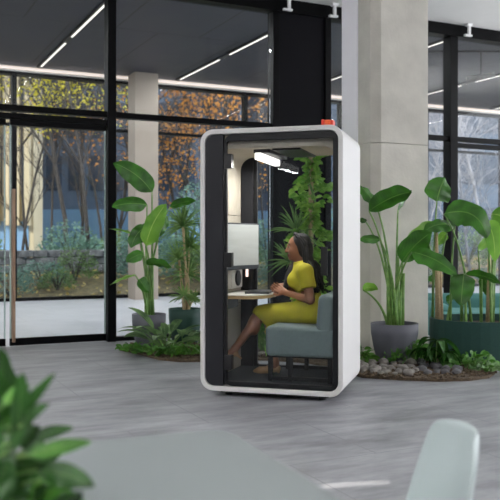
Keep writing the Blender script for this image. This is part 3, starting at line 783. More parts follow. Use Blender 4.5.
def hand(w, d, nrm, curl, thumbside):
    """palm from the wrist along d, five unequal bent fingers, thumb from the side of the palm"""
    w = Vector(w); d = Vector(d).normalized(); n = Vector(nrm).normalized(); s = d.cross(n).normalized()
    P = [('c', tuple(w), tuple(w + d * .035), .023, .022, .01)]
    for q in (-.027, -.009, .009, .027):
        P.append(('c', tuple(w + d * .02 + s * q * .6), tuple(w + d * .085 + s * q), .0135, .0115, .008))
    for q, L in ((-.03, .058), (-.010, .072), (.010, .076), (.03, .068)):
        b = w + d * .085 + s * q; dd = d.copy(); ln = L
        for k, fr in enumerate((.42, .33, .25)):
            dd = (Matrix.Rotation(curl * (.6 + .25 * k), 3, s) @ dd)
            e = b + dd * ln * fr
            P.append(('c', tuple(b), tuple(e), .0095 - .001 * k, .0088 - .001 * k, .003)); b = e
    b = w + d * .03 + s * thumbside * .024
    for k, (sd, fd, ln) in enumerate(((.8, .65, .036), (.35, .9, .03), (.05, 1, .024))):
        e = b + (s * thumbside * sd + d * fd + n * .25).normalized() * ln
        P.append(('c', tuple(b), tuple(e), .0125 - .0015 * k, .011 - .0015 * k, .004)); b = e
    return P
body += hand(wrN, (-.75, .42, .32), (-.35, .75, -.2), -.42, 1)
body += hand(wrF, (-.55, -.55, -.25), (.3, -.8, .2), .38, -1)
pe = thing('person', 'woman in a mustard dress with long black braids seated in the booth, looking left', 'person', (.2, .45, .6), BF)
bo = build('body', sdf_mesh(body, .0048), M['skin'], pe, smooth=True)
dress = [
 ('c', (.145, .49, 1.115), (.165, .49, 1.06), .062, .072, .02),
 ('e', (.185, .49, .985), (.112, .165, .125), None, .05), ('e', (.105, .42, .955), (.062, .07, .068), None, .04), ('e', (.10, .56, .955), (.062, .07, .068), None, .04),
 ('e', (.215, .49, .845), (.100, .140, .15), None, .06), ('e', (.268, .49, .705), (.128, .182, .116), None, .06),
 ('c', (.19, .40, 1.045), shN, .06, .064, .04), ('c', shN, (.262, .295, .862), .066, .070, .02),
 ('c', (.175, .58, 1.04), shF, .06, .062, .04), ('c', shF, (.075, .685, .90), .062, .064, .02),
 ('c', hipN, kneeN, .10, .074, .05), ('c', hipF, kneeF, .10, .072, .05),
 ('c', (.10, .46, .66), (-.14, .50, .64), .09, .09, .05),
 ('c', (-.19, .47, .64), (-.10, .49, .47), .06, .055, .05), ('c', (-.10, .46, .62), (-.09, .46, .50), .06, .045, .05), ('c', (-.1, .56, .6), (-.1, .55, .47), .07, .07, .04),
 ('-', (.258, .295, .895), (.22, -.17, -.96), .13), ('-', (.088, .68, .92), (-.62, .19, -.76), .13),
 ('-', (-.13, .5, .47), (.0, 0, -1), .22), ('-', (-.235, .47, .62), (-.62, -.3, -.72), .13), ('-', (.142, .49, 1.118), (-.2, 0, .98), .1),
]
build('dress', sdf_mesh(dress, .006), M['dress'], pe, smooth=True)
# hair: cap and braids
hair = [('e', hp(.036, 0, .052), (0.0890, 0.0801, 0.0819), Hm, .02), ('e', hp(.054, 0, -.02), (0.0659, 0.0765, 0.0890), Hm, .03),
        ('-', hp(-.052, 0, .045), tuple(HR @ Vector((-.86, 0, -.5))), .13)]
hr = build('hair', sdf_mesh(hair, .006), M['hair'], pe, smooth=True)
bm_ = MB(); rr = random.Random(11)
def braid(pts, r=.0105):
    P = [Vector(p) for p in pts]; o = []; n = 22
    for i in range(n + 1):
        t = i / n * (len(P) - 1); k = min(int(t), len(P) - 2); f = t - k
        p0 = P[max(k - 1, 0)]; p1 = P[k]; p2 = P[k + 1]; p3 = P[min(k + 2, len(P) - 1)]
        o.append(.5 * ((2 * p1) + (p2 - p0) * f + (2 * p0 - 5 * p1 + 4 * p2 - p3) * f * f + (3 * p1 - p0 - 3 * p2 + p3) * f ** 3))
    bm_.tube(o, [r * (1 + .22 * math.sin(i * 2.4)) * (1 if i < n - 3 else .75) for i in range(n + 1)], 6)
for i in range(34):
    a = -1.35 + 2.7 * i / 33                    # angle round the back of the head
    ca, sa = math.cos(a), math.sin(a); j = rr.uniform
    top = hp(-.02 + j(-.01, .01), sa * .05, .142 + j(-.006, .004)); mid = hp(.045 + .085 * ca, sa * .098, .04); low = hp(.05 + .085 * ca, sa * .104, -.10)
    drop = (.215 + .085 * ca + j(-.02, .02), .49 + sa * .13, 1.05 + j(-.02, .02)); end = (.275 + .06 * ca + j(-.02, .02), .49 + sa * .14 + j(-.01, .01), .90 + j(-.06, .03))
    braid([top, mid, low, drop, end])
for i in range(16):                             # braids that fall in front of both shoulders
    j = rr.uniform; s = -1 if i < 3 else 1
    sx = .02 * (i % 3)
    if s < 0:
        braid([hp(-.01 + sx, -.06, .12), hp(.05 + sx, -.096, .02), (.20 + sx * .8, .40, 1.10), (.255 + sx * .7, .385, 1.0), (.29 + sx * .8 + j(-.01, .01), .40, .90 + j(-.02, .02))])
    else:
        braid([hp(-.02, .07, .11), hp(.0, .098, .0), (.06 + sx * .6, .575, 1.11), (.012 + sx * .6, .53, 1.0), (.0 + sx * .6 + j(-.01, .01), .49 + j(-.03, .02), .87 + j(-.03, .02))])
build('braids', bm_, M['hair'], hr, smooth=True)
for s in (-1, 1):
    e = build('eye', MB().blob(hp(-.074, s * .034, .010), (.011, .0125, .0085), jit=0, n=2), M['eye'], pe, smooth=True)
    build('iris', MB().blob(hp(-.0825, s * .036, .010), (.0055, .0075, .0075), jit=0, n=2), M['iris'], e, smooth=True)
    build('eyebrow', MB().tube([hp(-.087, s * .014, .036), hp(-.087, s * .034, .043), hp(-.070, s * .054, .037)], [.005, .006, .004], 6), M['hair'], pe, smooth=True)
build('lips', MB().tube([hp(-.080, -.026, -.067), hp(-.094, -.010, -.062), hp(-.096, 0, -.064), hp(-.094, .010, -.062), hp(-.080, .026, -.067)], [.003, .007, .006, .007, .003], 8)
      .tube([hp(-.080, -.024, -.069), hp(-.092, -.008, -.077), hp(-.092, .008, -.077), hp(-.080, .024, -.069)], [.003, .007, .007, .003], 8), M['lips'], pe, smooth=True)
# shoes
def shoe(heel, toe, drop, seed):
    heel = Vector(heel); toe = Vector(toe); d = (toe - heel)
    P = [('c', tuple(heel), tuple(heel + d * .4), .031, .030, .01), ('c', tuple(heel + d * .4), tuple(heel + d * .75), .032, .033, .015), ('c', tuple(heel + d * .75), tuple(toe), .033, .014, .01),
         ('c', tuple(heel + Vector(drop) * .2), tuple(heel + Vector(drop)), .016, .008, .01)]
    return sdf_mesh(P, .005)
s1 = build('shoe', shoe((-.065, .50, .178), (-.262, .468, .152), (.012, 0, -.034), 1), M['shoe'], pe, smooth=True)
s2 = build('shoe', shoe((-.40, .33, .325), (-.54, .275, .272), (.05, .02, -.05), 2), M['shoe'], pe, smooth=True)
# ------------------------------------------------------------------ planting beds
BED = [(120, 350.5), (140, 355), (158, 360), (180, 362.5), (203, 362), (232, 361), (262, 360.5), (300, 363), (328, 367), (345, 373), (362, 378), (400, 380.5), (440, 382), (470, 381), (489, 378.5), (495, 374.5), (488, 368), (470, 362)]
BK = [(440, 358), (425, 357), (372, 357.5), (354, 355), (338, 350), (300, 348), (250, 347), (205, 346), (170, 343), (140, 344)]
bp = [fl(*p) for p in BED + BK]
def inside(p, poly):
    c = False; n = len(poly)
    for i in range(n):
        a, b = poly[i], poly[i - 1]
        if (a.y > p.y) != (b.y > p.y) and p.x < (b.x - a.x) * (p.y - a.y) / (b.y - a.y) + a.x: c = not c
    return c
mm = MB().prism([(p.x, p.y) for p in reversed(bp)], .001, .028)
xs = [p.x for p in bp]; ys = [p.y for p in bp]; k = 0
while k < 2600:
    p = Vector((R.uniform(min(xs), max(xs)), R.uniform(min(ys), max(ys)), 0))
    if not inside(p, bp): continue
    s = R.uniform(.012, .035)
    mm.obox((p.x, p.y, .03 + R.uniform(-.004, .008)), (s, s * .45, s * .3), Euler((R.uniform(-.5, .5), R.uniform(-.5, .5), R.uniform(0, 3)))); k += 1
tag(build('bark_mulch', mm, M['mulch']), 'brown bark mulch of the planting bed round the back of the booth', 'mulch', kind='stuff')

# stones, each one a thing
placed = []
def stones(poly, n, lo, hi, mat, label, group, seed):
    rr = random.Random(seed); k = 0; tries = 0
    protos = []
    P = [fl(*p) for p in poly]
    while k < n and tries < 6000:
        tries += 1
        p = Vector((rr.uniform(min(q.x for q in P), max(q.x for q in P)), rr.uniform(min(q.y for q in P), max(q.y for q in P)), 0))
        if not inside(p, P): continue
        r = rr.uniform(lo, hi)
        if any((p - q).length < (r + s) * 1.02 for q, s in placed): continue
        placed.append((p, r)); h = r * rr.uniform(.55, .8)
        o = build('river_stone', MB().blob((p.x, p.y, .026 + h * .85), (r, r * rr.uniform(.75, 1), h), seed * 100 + k, .13, 2), mat, base=(p.x, p.y, .03), smooth=k % 3 == 0)
        tag(o, label, 'stone', group); k += 1
stones([(358, 368), (362, 377), (400, 379.5), (418, 380), (416, 368), (400, 366), (385, 365), (370, 364)], 40, .03, .06, M['stone'], 'rounded pale grey stone on the mulch below the right grey pot', 'pale stones at the right pot', 3)
stones([(416, 366), (418, 378), (445, 379), (462, 378), (450, 370)], 20, .03, .058, M['stone_d'], 'dark grey stone on the mulch below the green planter', 'dark stones at the green planter', 4)
stones([(252, 352), (252, 359), (300, 361), (326, 365), (326, 354)], 26, .035, .07, M['stone'], 'grey stone on the mulch behind the booth', 'stones behind the booth', 5)

# ------------------------------------------------------------------ plants in pots
def pot(g, c, r_top, r_bot, h, mat, rim=.018):
    c = Vector(c)
    pr = [(r_bot * .8, 0), (r_bot, .012), (r_bot + (r_top - r_bot) * .55, h * .35), (r_top * .985, h * .75), (r_top, h), (r_top - rim, h), (r_top - rim, h - .05)]
    o = build('pot', MB().lathe(pr, c), mat, g, smooth=True, bevel=0)
    build('soil', MB().lathe([(r_top - rim - .002, h - .06), (r_top - rim - .006, h - .045), (.02, h - .03)], c, 30), M['soil'], o)
def bez(a, m, b, n=9):
    return [a * (1 - t) ** 2 + m * 2 * t * (1 - t) + b * t * t for t in [i / n for i in range(n + 1)]]
def bigleaf(g, root, A, B, Y, dY, w, roll, bow, mat, fold=.22, stalk_r=.011, prof='paddle', spread=.05, seed=0):
    """one paddle leaf: A, B pixels of the blade's two ends; w its half width in pixels; dY how far the tip stands nearer or farther"""
    rr = random.Random(seed)
    a = at(A[0], A[1], Y); b = at(B[0], B[1], Y + dY)
    sc = Y / FPX
    bw = Vector((bow[0] * sc, bow[2] if len(bow) > 2 else 0, -bow[1] * sc))
    o = build('leaf', MB().blade(a, b, w * sc, bw, roll, fold, n=14, prof=prof, m=3, wave=.11), mat, g, smooth=True)
    rt = Vector(root) + Vector((rr.uniform(-spread, spread), rr.uniform(-spread, spread), 0))
    ctrl = Vector((rt.x + (a.x - rt.x) * .22, rt.y + (a.y - rt.y) * .2, rt.z + (a.z - rt.z) * .72))
    P = bez(rt, ctrl, a)
    build('stalk', MB().tube(P, [stalk_r * 1.5 - stalk_r * .8 * i / 9 for i in range(10)], 8), M['stalk'], o, smooth=True)
    return o
# left bird of paradise
pc = fl(149, 352); Y = pc.y
g = thing('potted_bird_of_paradise', 'tall broad leaved plant in a grey pot left of the booth', 'potted plant', pc)
pot(g, pc, .197, .125, .445, M['pot_grey'])
rt = (pc.x, pc.y, .40)
for i, (A, B, Yo, dY, w, roll, bow, m) in enumerate([
    ((152, 192), (113, 163), .05, -.1, 10.5, .25, (6, -6), 'leaf_a'),
    ((147, 205), (112, 207), -.05, -.25, 8, .35, (0, -5), 'leaf_a'),
    ((146, 246), (166, 204), -.12, -.1, 10, -.3, (-6, -2), 'leaf_b'),
    ((170, 207), (196, 201), .1, .15, 5, .6, (0, -3), 'leaf_a'),
    ((146, 226), (131, 248), .05, -.1, 8, .3, (-4, -4), 'leaf_a'),
    ((143, 254), (126, 262), -.1, -.1, 6, .2, (0, -3), 'leaf_a'),
    ((146, 264), (172, 268), -.15, -.15, 6, .8, (0, -5), 'leaf_a'),
    ((139, 279), (149, 293), -.2, -.05, 6, .2, (-3, -4), 'leaf_a'),
    ((135, 275), (110, 285), -.1, .1, 4, 1.2, (0, -5), 'leaf_b'),
    ((138, 236), (109, 229), .15, .1, 3, 1.25, (0, -5), 'leaf_b'),
    ((154, 236), (168, 216), .16, .2, 7, .5, (3, -2), 'leaf_a'),
    ((141, 243), (150, 222), .2, .1, 6, .4, (-4, 0), 'leaf_a')]):
    bigleaf(g, rt, A, B, Y + Yo, dY, w, roll, bow, M[m], seed=i)
for i, (dx, h) in enumerate(((-.03, .55), (.03, .7), (.0, .62))):
    build('stem', MB().tube([(pc.x + dx, pc.y + .02 * i, .38), (pc.x + dx * 1.3, pc.y + .02 * i, .4 + h)], [.024, .014], 10), M['stalk'], g, smooth=True)

def rosette(mb, c, n, L, w, rr, up=.5, droop=.35):
    c = Vector(c)
    for i in range(n):
        a = rr.uniform(0, 6.28); e = rr.uniform(-.35, 1.4); l = L * rr.uniform(.7, 1.1)
        d = Vector((math.cos(a) * math.cos(e), math.sin(a) * math.cos(e), math.sin(e)))
        tip = c + d * l - Vector((0, 0, droop * l * rr.uniform(.5, 1) * math.cos(e)))
        mb.blade(c + d * .015, tip, w, (0, 0, droop * l * .4), rr.uniform(-.5, .5), .2, n=6, prof='strap', m=1)
# left dracaena
pc = fl(185, 344.5); Y = pc.y
g = thing('potted_dracaena', 'spiky dracaena with several heads in a dark green pot', 'potted plant', pc)
pot(g, pc, .205, .15, .45, M['pot_green'])
rr = random.Random(21)
for i, (px, py, L, n) in enumerate(((183, 227, .36, 90), (190, 247, .30, 70), (179, 260, .28, 60), (188, 275, .28, 60), (184, 297, .22, 40), (193, 300, .18, 30))):
    c = at(px, py, Y + rr.uniform(-.08, .08)); mb = MB(); rosette(mb, c, n, L, .0095, rr)
    b = Vector((pc.x + rr.uniform(-.06, .06), pc.y + rr.uniform(-.06, .06), .39))
    o = build('cane', MB().tube(bez(b, Vector(((b.x * .7 + c.x * .3), b.y, (b.z + c.z) / 2)), c, 6), [.017] * 4 + [.015] * 3, 8), M['cane'], g, smooth=True)
    build('leaf_head', mb, M['leaf_c'], o)
# right bird of paradise in grey pot
pc = fl(394.5, 364); Y = pc.y
g = thing('potted_bird_of_paradise', 'tall broad leaved plant in a grey pot right of the booth', 'potted plant', pc)
pot(g, pc, .248, .17, .43, M['pot_grey'])
rt = (pc.x, pc.y, .39)
for i, (A, B, Yo, dY, w, roll, bow, m) in enumerate([
    ((369, 211), (412, 192), -.05, -.15, 11, .5, (3, -8), 'leaf_a'),
    ((376, 205), (360, 185), .1, .15, 8, .7, (0, -2), 'leaf_a'),
    ((380, 240), (359, 240), .0, .05, 5, .5, (0, -3), 'leaf_a'),
    ((363, 290), (378, 290), -.1, .1, 5, .4, (-2, -5), 'leaf_b'),
    ((402, 262), (432, 232), -.1, -.1, 12, .25, (-3, -4), 'leaf_a'),
    ((412, 252), (457, 275), -.2, -.3, 10, -.5, (2, -7), 'leaf_a'),
    ((404, 250), (434, 222), .15, .2, 9, .6, (2, -3), 'leaf_b'),
    ((366, 222), (359, 218), .2, .1, 3, .3, (0, 0), 'leaf_a'),
    ((398, 210), (412, 190), .25, .2, 5, .9, (0, 0), 'leaf_a')]):
    bigleaf(g, rt, A, B, Y + Yo, dY, w, roll, bow, M[m], seed=40 + i, spread=.07)
for i, (dx, h) in enumerate(((-.06, .6), (.03, .72), (.08, .55), (-.01, .5))):
    build('stem', MB().tube([(pc.x + dx, pc.y + .03 * (i - 1), .37), (pc.x + dx * 1.3, pc.y + .03 * (i - 1), .4 + h)], [.028, .013], 10), M['stalk'], g, smooth=True)
# big green planter with its own plant
pcx, pcy = 2.95, 8.72
g = thing('planter_with_bird_of_paradise', 'broad leaved plants growing in a wide dark green planter at the right edge', 'potted plant', (pcx, pcy, 0))
def stad(hx, hy, n=16):
    o = []
    for sx, a0 in ((1, -PI / 2), (-1, PI / 2)):
        for i in range(n + 1):
            a = a0 + PI * i / n; o.append((pcx + sx * (hx - hy) + hy * math.cos(a), pcy + hy * math.sin(a)))
    return o
PL = Matrix.Identity(3)
o1 = stad(.98, .5); o2 = stad(.955, .475)
mb = MB(); n = len(o1)
mb.add([(x, y, 0) for x, y in o1] + [(x, y, .452) for x, y in o1] + [(x, y, .452) for x, y in o2] + [(x, y, .36) for x, y in o2],
       [(i, (i + 1) % n, (i + 1) % n + n, i + n) for i in range(n)] + [(i + n, (i + 1) % n + n, (i + 1) % n + 2 * n, i + 2 * n) for i in range(n)] +
       [(i + 2 * n, (i + 1) % n + 2 * n, (i + 1) % n + 3 * n, i + 3 * n) for i in range(n)] + [tuple(range(n - 1, -1, -1))])
o = build('planter', mb, M['planter_green'], g, bevel=.006)
build('soil', MB().prism(list(o2), .33, .372), M['soil'], o)
Yp = pcy
for i, (A, B, Yo, dY, w, roll, bow, m, rp) in enumerate([
    ((437, 201), (445, 178), .25, .1, 14, .1, (-2, 0), 'leaf_a', 437),
    ((444, 214), (487, 238), -.1, -.35, 14, -.35, (14, -22), 'leaf_a', 470),
    ((486, 222), (495, 262), -.2, -.1, 9, .5, (5, -12), 'leaf_b', 490),
    ((464, 274), (461, 306), -.3, -.05, 12, .15, (0, -6), 'leaf_a', 462),
    ((466, 274), (501, 284), -.2, -.2, 6, .9, (2, -5), 'leaf_a', 462),
    ((447, 233), (437, 246), .1, .0, 5, .4, (0, -4), 'leaf_b', 440),
    ((440, 277), (428, 281), .25, .0, 5, .7, (0, -3), 'leaf_a', 437),
    ((452, 300), (446, 301), .1, .1, 5, .7, (0, -3), 'leaf_a', 450),
    ((427, 239), (418, 262), .05, .0, 9, .5, (-6, -6), 'leaf_a', 440),
    ((455, 226), (424, 232), -.05, -.1, 9, .8, (-3, -9), 'leaf_a', 452),
    ((492, 214), (512, 230), .1, .1, 9, .4, (5, -8), 'leaf_b', 490),
    ((478, 250), (500, 240), .2, .1, 6, .6, (0, -6), 'leaf_b', 486),
    ((482, 276), (487, 296), .0, .0, 7, .3, (4, -5), 'leaf_a', 482),
    ((505, 205), (540, 215), .1, .1, 13, .3, (5, -12), 'leaf_a', 500)]):
    q = at(rp, 330, Yp); bigleaf(g, (q.x, Yp + Yo * .6, .36), A, B, Yp + Yo, dY, w, roll, bow, M[m], seed=80 + i, spread=.03)
for i, (px, h, mt) in enumerate(((437, 1.0, 'cane'), (441, .6, 'cane'), (463, .5, 'stalk'), (487, .8, 'cane'), (491, .7, 'stalk'), (494, .9, 'stalk'))):
    q = at(px, 330, Yp)
    build('stem', MB().tube([(q.x, Yp + .05 * (i % 3 - 1), .35), (q.x + .01 * (i - 2), Yp + .06 * (i % 3 - 1), .38 + h)], [.032 if mt == 'cane' else .02, .016], 10), M[mt], g, smooth=True)
# teal lounge behind the planter
g = thing('lounge_sofa', 'low teal upholstered lounge sofa behind the green planter', 'sofa', (3.6, 10.2, 0))
build('seat', sdf_mesh([('b', (3.75, 10.1, .24), (1.5, .42, .18), .1, None, .02)], .03), M['teal'], g, smooth=True)
build('backrest', sdf_mesh([('b', (3.75, 10.55, .33), (1.55, .13, .27), .1, None, .02)], .03), M['teal'], g, smooth=True)
build('armrest', sdf_mesh([('b', (2.36, 10.25, .30), (.14, .42, .21), .1, None, .02)], .03), M['teal'], g, smooth=True)
for x in (2.5, 5.0):
    for y in (9.85, 10.5): build('leg', MB().tube([(x, y, 0), (x, y, .1)], .025, 10), M['hoodblack'], g)

# ------------------------------------------------------------------ low plants in the beds
def low(label, px, py, r, h, n, mat, L, w, seed, name='ground_cover_plant', cat='plant'):
    rr = random.Random(seed); b = fl(px, py); b.z = .02
    g = thing(name, label, cat, b)
    st = MB(); fo = MB()
    for i in range(n):
        a = rr.uniform(0, 6.28); q = math.sqrt(rr.random()) * r
        t = b + Vector((math.cos(a) * q, math.sin(a) * q * .7, h * (1 - (q / r) ** 2 * .7) * rr.uniform(.35, 1)))
        if i % 4 == 0: st.tube([b + Vector((math.cos(a) * q * .3, math.sin(a) * q * .2, 0)), (b + t) / 2 + Vector((0, 0, h * .2)), t], [.006, .005, .003], 5)
        l = L * rr.uniform(.7, 1.3)
        d = Vector((math.cos(a) + rr.uniform(-.6, .6), math.sin(a) + rr.uniform(-.6, .6), rr.uniform(-.3, .7))).normalized() * l
        fo.blade(t, t + d, w * rr.uniform(.8, 1.2), (0, 0, l * .18), rr.uniform(-.9, .9), .3, n=5, m=1, view=(rr.uniform(-.5, .5), 1, rr.uniform(-.1, .9)))
    build('stem', st, M['stalk'], g); build('foliage', fo, mat, g)
    return g
def fan(label, px, py, n, L, w, mat, seed, up=.9, name='broad_leaved_plant', group=None):
    """arching leaves that all rise from one base, each leaf a part"""
    rr = random.Random(seed); b = fl(px, py); b.z = .02
    g = thing(name, label, 'plant', b, group=group)
    for i in range(n):
        a = 2 * PI * i / n + rr.uniform(-.3, .3); l = L * rr.uniform(.75, 1.1); e = rr.uniform(.35, 1.25) * up
        d = Vector((math.cos(a) * math.cos(e), math.sin(a) * math.cos(e), math.sin(e)))
        s = b + d * l * .55; t = s + (d * .9 + Vector((0, 0, -.5))).normalized() * l * .62
        o = build('leaf', MB().blade(s, t, w * rr.uniform(.85, 1.15), (0, 0, l * .14), rr.uniform(-.3, .3), .25, n=9, m=2, view=(0, .5, .85)), mat, g, smooth=True)
        build('stalk', MB().tube([b, (b + s) / 2 + Vector((0, 0, l * .04)), s], [.007, .006, .004], 6), M['stalk'], o)
    return g
fan('grey green leaved plant in front of the dark green pot', 166, 356, 19, .56, .05, M['leaf_e'], 31)
fan('grey green leaved plant between the dark green pot and the booth', 183, 355, 15, .46, .045, M['leaf_e'], 32)
low('trailing green plant beside the left grey pot', 136, 353.5, .22, .10, 60, M['leaf_d'], .075, .026, 33)
low('bushy green plant at the foot of the left grey pot', 153, 356.5, .2, .12, 60, M['leaf_d'], .075, .028, 34)
low('fresh green plant at the front corner of the left bed', 190, 358.5, .15, .12, 60, M['leaf_d'], .06, .024, 35)
low('small green plant in the mulch left of the booth', 172, 359, .16, .12, 60, M['leaf_d'], .06, .022, 36)
low('green plant in the corner between booth and right grey pot', 361, 366, .12, .2, 50, M['leaf_d'], .07, .028, 37)
low('bright bushy plant beside the right grey pot', 408, 366, .22, .24, 120, M['leaf_d'], .075, .03, 38)
low('low green plant below the right end of the green planter', 472, 372, .26, .16, 90, M['leaf_d'], .07, .03, 39)
low('small pale plant at the right tip of the bed', 488, 374.5, .1, .11, 30, M['leaf_e'], .07, .026, 40)
low('leafy plant behind the booth at the left of the bench', 262, 353, .3, .42, 150, M['leaf_d'], .11, .03, 41)
low('low green plant behind the booth under the bench', 300, 355, .3, .16, 90, M['leaf_d'], .08, .03, 42)
low('low leafy plant behind the right back corner of the booth', 330, 358, .25, .5, 130, M['leaf_d'], .1, .035, 43)
fan('arching strap leaved plant behind the booth desk', 264, 354, 18, .55, .022, M['leaf_b'], 44)
# umbrella leaved plant
b = fl(436, 371); b.z = .02
g = thing('umbrella_plant', 'dark glossy plant with drooping finger leaves before the green planter', 'plant', b)
rr = random.Random(5)
for i, (px, py, L) in enumerate(((437, 341, .30), (428, 350, .22), (446, 352, .22), (437, 356, .2))):
    hb = at(px, py, b.y - .05 + .05 * i)
    o = build('stem', MB().tube(bez(b, Vector((b.x, b.y, (b.z + hb.z) / 2)), hb, 5), .006, 6), M['stalk'], g)
    fo = MB()
    for k in range(9):
        a = 2 * PI * k / 9 + rr.uniform(-.2, .2); l = L * rr.uniform(.8, 1.1)
        tip = hb + Vector((math.cos(a) * l * .8, math.sin(a) * l * .8, -l * rr.uniform(.25, .7)))
        fo.blade(hb, tip, .034, (math.cos(a) * l * .15, math.sin(a) * l * .15, l * .38), 0, .2, n=8, m=2, view=(0, .4, .9))
    build('leaf_whorl', fo, M['leaf_f'], o, smooth=True)
# tall climbing plant behind the booth
b = fl(311, 349.5); Yc = b.y; b.z = .02
g = thing('climbing_plant', 'tall leafy climbing plant on a pole behind the booth', 'plant', b)
build('pole', MB().tube([(b.x, b.y, 0), (b.x, b.y, 2.62)], .03, 10), M['cane'], g)
build('stem', MB().tube([(b.x + .05 * math.sin(i * 1.1), b.y + .05 * math.cos(i * 1.1), .05 + i * .13) for i in range(20)], .014, 7), M['stalk'], g, smooth=True)
rr = random.Random(9); fo = MB(); fo2 = MB()
for i in range(900):
    z = rr.uniform(.3, 2.58); tier = .55 + .5 * math.sin(z * 11)
    a = rr.uniform(0, 6.28); q = rr.uniform(.03, .24) * tier
    p = Vector((b.x + math.cos(a) * q, b.y + math.sin(a) * q, z)); l = rr.uniform(.07, .125)
    d = Vector((math.cos(a), math.sin(a), rr.uniform(-.7, .5))).normalized() * l
    (fo if i % 3 else fo2).blade(p, p + d, l * .27, (0, 0, l * .15), rr.uniform(-.8, .8), .2, n=4, m=1, view=(rr.uniform(-.4, .4), 1, rr.uniform(0, .8)))
build('foliage', fo, M['leaf_g'], g); build('young_foliage', fo2, M['leaf_b'], g)
b = fl(292, 349); b.z = .02
g = thing('dracaena', 'spiky dracaena standing in the bed behind the seated woman', 'plant', b)
for i, (px, py, L) in enumerate(((297, 232, .42), (290, 262, .36), (303, 285, .3))):
    c = at(px, py, b.y + .05 * i); mb = MB(); rosette(mb, c, 44, L, .012, rr)
    o = build('cane', MB().tube(bez(Vector(b), Vector((b.x + .03 * i, b.y, c.z * .5)), c, 6), .016, 8), M['cane'], g, smooth=True)
    build('leaf_head', mb, M['leaf_c'], o)

# ------------------------------------------------------------------ foreground: table, chair, plant
TZ = .74
TF = Matrix.Translation((-.11, 2.37, 0)) @ Matrix.Rotation(math.radians(22.5), 4, 'Z')     # x along far edge to the right, y away; far right corner of the top at 0,0
g = thing('side_table', 'matt pale grey table with rounded corners in the foreground', 'table', (-.3, -.6, 0), TF)
build('tabletop', MB().prism(rrect(-.5, .04, -1.3, 0, .07, 10), TZ - .022, TZ), M['tabletop'], g, bevel=.005)
for x in (-.44, -.02):
    for y in (-1.2, -.1):
        build('leg', MB().tube([(x, y, 0), (x * .97, y * .98, TZ - .022)], [.014, .018], 12), M['chair'], g, smooth=True)
build('apron', MB().box(-.44, -.02, -1.2, -1.17, TZ - .06, TZ - .022).box(-.44, -.02, -.13, -.1, TZ - .06, TZ - .022), M['chair'], g)
# chair: faces the table (towards -x in its own axes), seat shell, legs
cc = at(448, 450, 2.22)
CF = Matrix.Translation((cc.x - .04, cc.y + .02, 0)) @ Matrix.Rotation(math.radians(7), 4, 'Z')
g = thing('shell_chair', 'pale grey plastic shell chair beside the foreground table', 'chair', (-.2, 0, 0), CF)
bk = MB(); ny, nz = 12, 12
def bpnt(v, t, off):
    z = .43 + .35 * t; hw = (.215 - .055 * t ** 2) ; y = hw * v
    if t > .8: y *= 1 - .16 * ((t - .8) / .2) ** 3
    x = .05 + .06 * t - .085 * v * v * (1 - .35 * t) + off
    zz = z - .014 * (v * v) ** 1.5 * t
    return (x, y, zz)
for off in (0, .014):
    for j in range(nz + 1):
        for i in range(ny + 1): bk.v.append(bpnt(-1 + 2 * i / ny, j / nz, off)); bk.uv.append((0, 0))
W = ny + 1; H = nz + 1; S2 = W * H
for j in range(nz):
    for i in range(ny):
        a = j * W + i; bk.f.append((a, a + W, a + W + 1, a + 1)); bk.f.append((a + S2, a + 1 + S2, a + W + 1 + S2, a + W + S2))
edge = [(0, i) for i in range(W)] + [(j, W - 1) for j in range(1, H)] + [(H - 1, i) for i in range(W - 2, -1, -1)] + [(j, 0) for j in range(H - 2, 0, -1)]
for k in range(len(edge)):
    a = edge[k][0] * W + edge[k][1]; b_ = edge[(k + 1) % len(edge)]; b_ = b_[0] * W + b_[1]
    bk.f.append((a, b_, b_ + S2, a + S2))
build('backrest', bk, M['chair'], g, smooth=True, sub=1)
build('seat', sdf_mesh([('b', (-.2, 0, .445), (.23, .215, .02), .018, None, .01), ('b', (.0, 0, .47), (.03, .19, .03), .02, None, .04)], .012), M['chair'], g, smooth=True)
for x, y in ((-.38, -.17), (-.38, .17), (.0, -.17), (.0, .17)):
    build('leg', MB().tube([(x * .85 - .03, y * .7, .43), (x * 1.1, y * 1.15, 0)], [.017, .012], 12), M['chair'], g, smooth=True)
# foreground plant
b = Vector((-.62, 1.75, 0))
g = thing('potted_foreground_plant', 'blurred leafy green plant at the lower left edge', 'potted plant', b)
pr = [(.13, 0), (.15, .02), (.19, .66), (.19, .70), (.175, .70), (.175, .66)]
o = build('pot', MB().lathe(pr, b), M['pot_grey'], g, smooth=True)
build('soil', MB().lathe([(.173, .64), (.17, .668), (.02, .672)], b, 30), M['soil'], o)
FL = [((6, 440), (0, 348), 18), ((18, 440), (22, 372), 10), ((10, 425), (56, 372), 6), ((30, 455), (92, 442), 8), ((30, 440), (74, 428), 7), ((22, 425), (50, 404), 6), ((38, 470), (95, 486), 12), ((40, 480), (78, 470), 11),
      ((28, 470), (66, 448), 10), ((10, 450), (34, 405), 10), ((-6, 430), (-10, 360), 18), ((2, 470), (18, 410), 15), ((20, 495), (40, 430), 13), ((0, 500), (22, 452), 17), ((42, 505), (64, 480), 14), ((20, 512), (84, 500), 15),
      ((-14, 470), (-30, 380), 18), ((-10, 510), (10, 460), 20), ((8, 480), (44, 462), 12), ((30, 515), (50, 465), 15), ((5, 515), (30, 480), 20), ((60, 515), (80, 492), 14), ((24, 450), (40, 425), 8), ((4, 405), (30, 385), 9), ((-4, 500), (6, 425), 16), ((34, 500), (74, 488), 12)]
rr = random.Random(77)
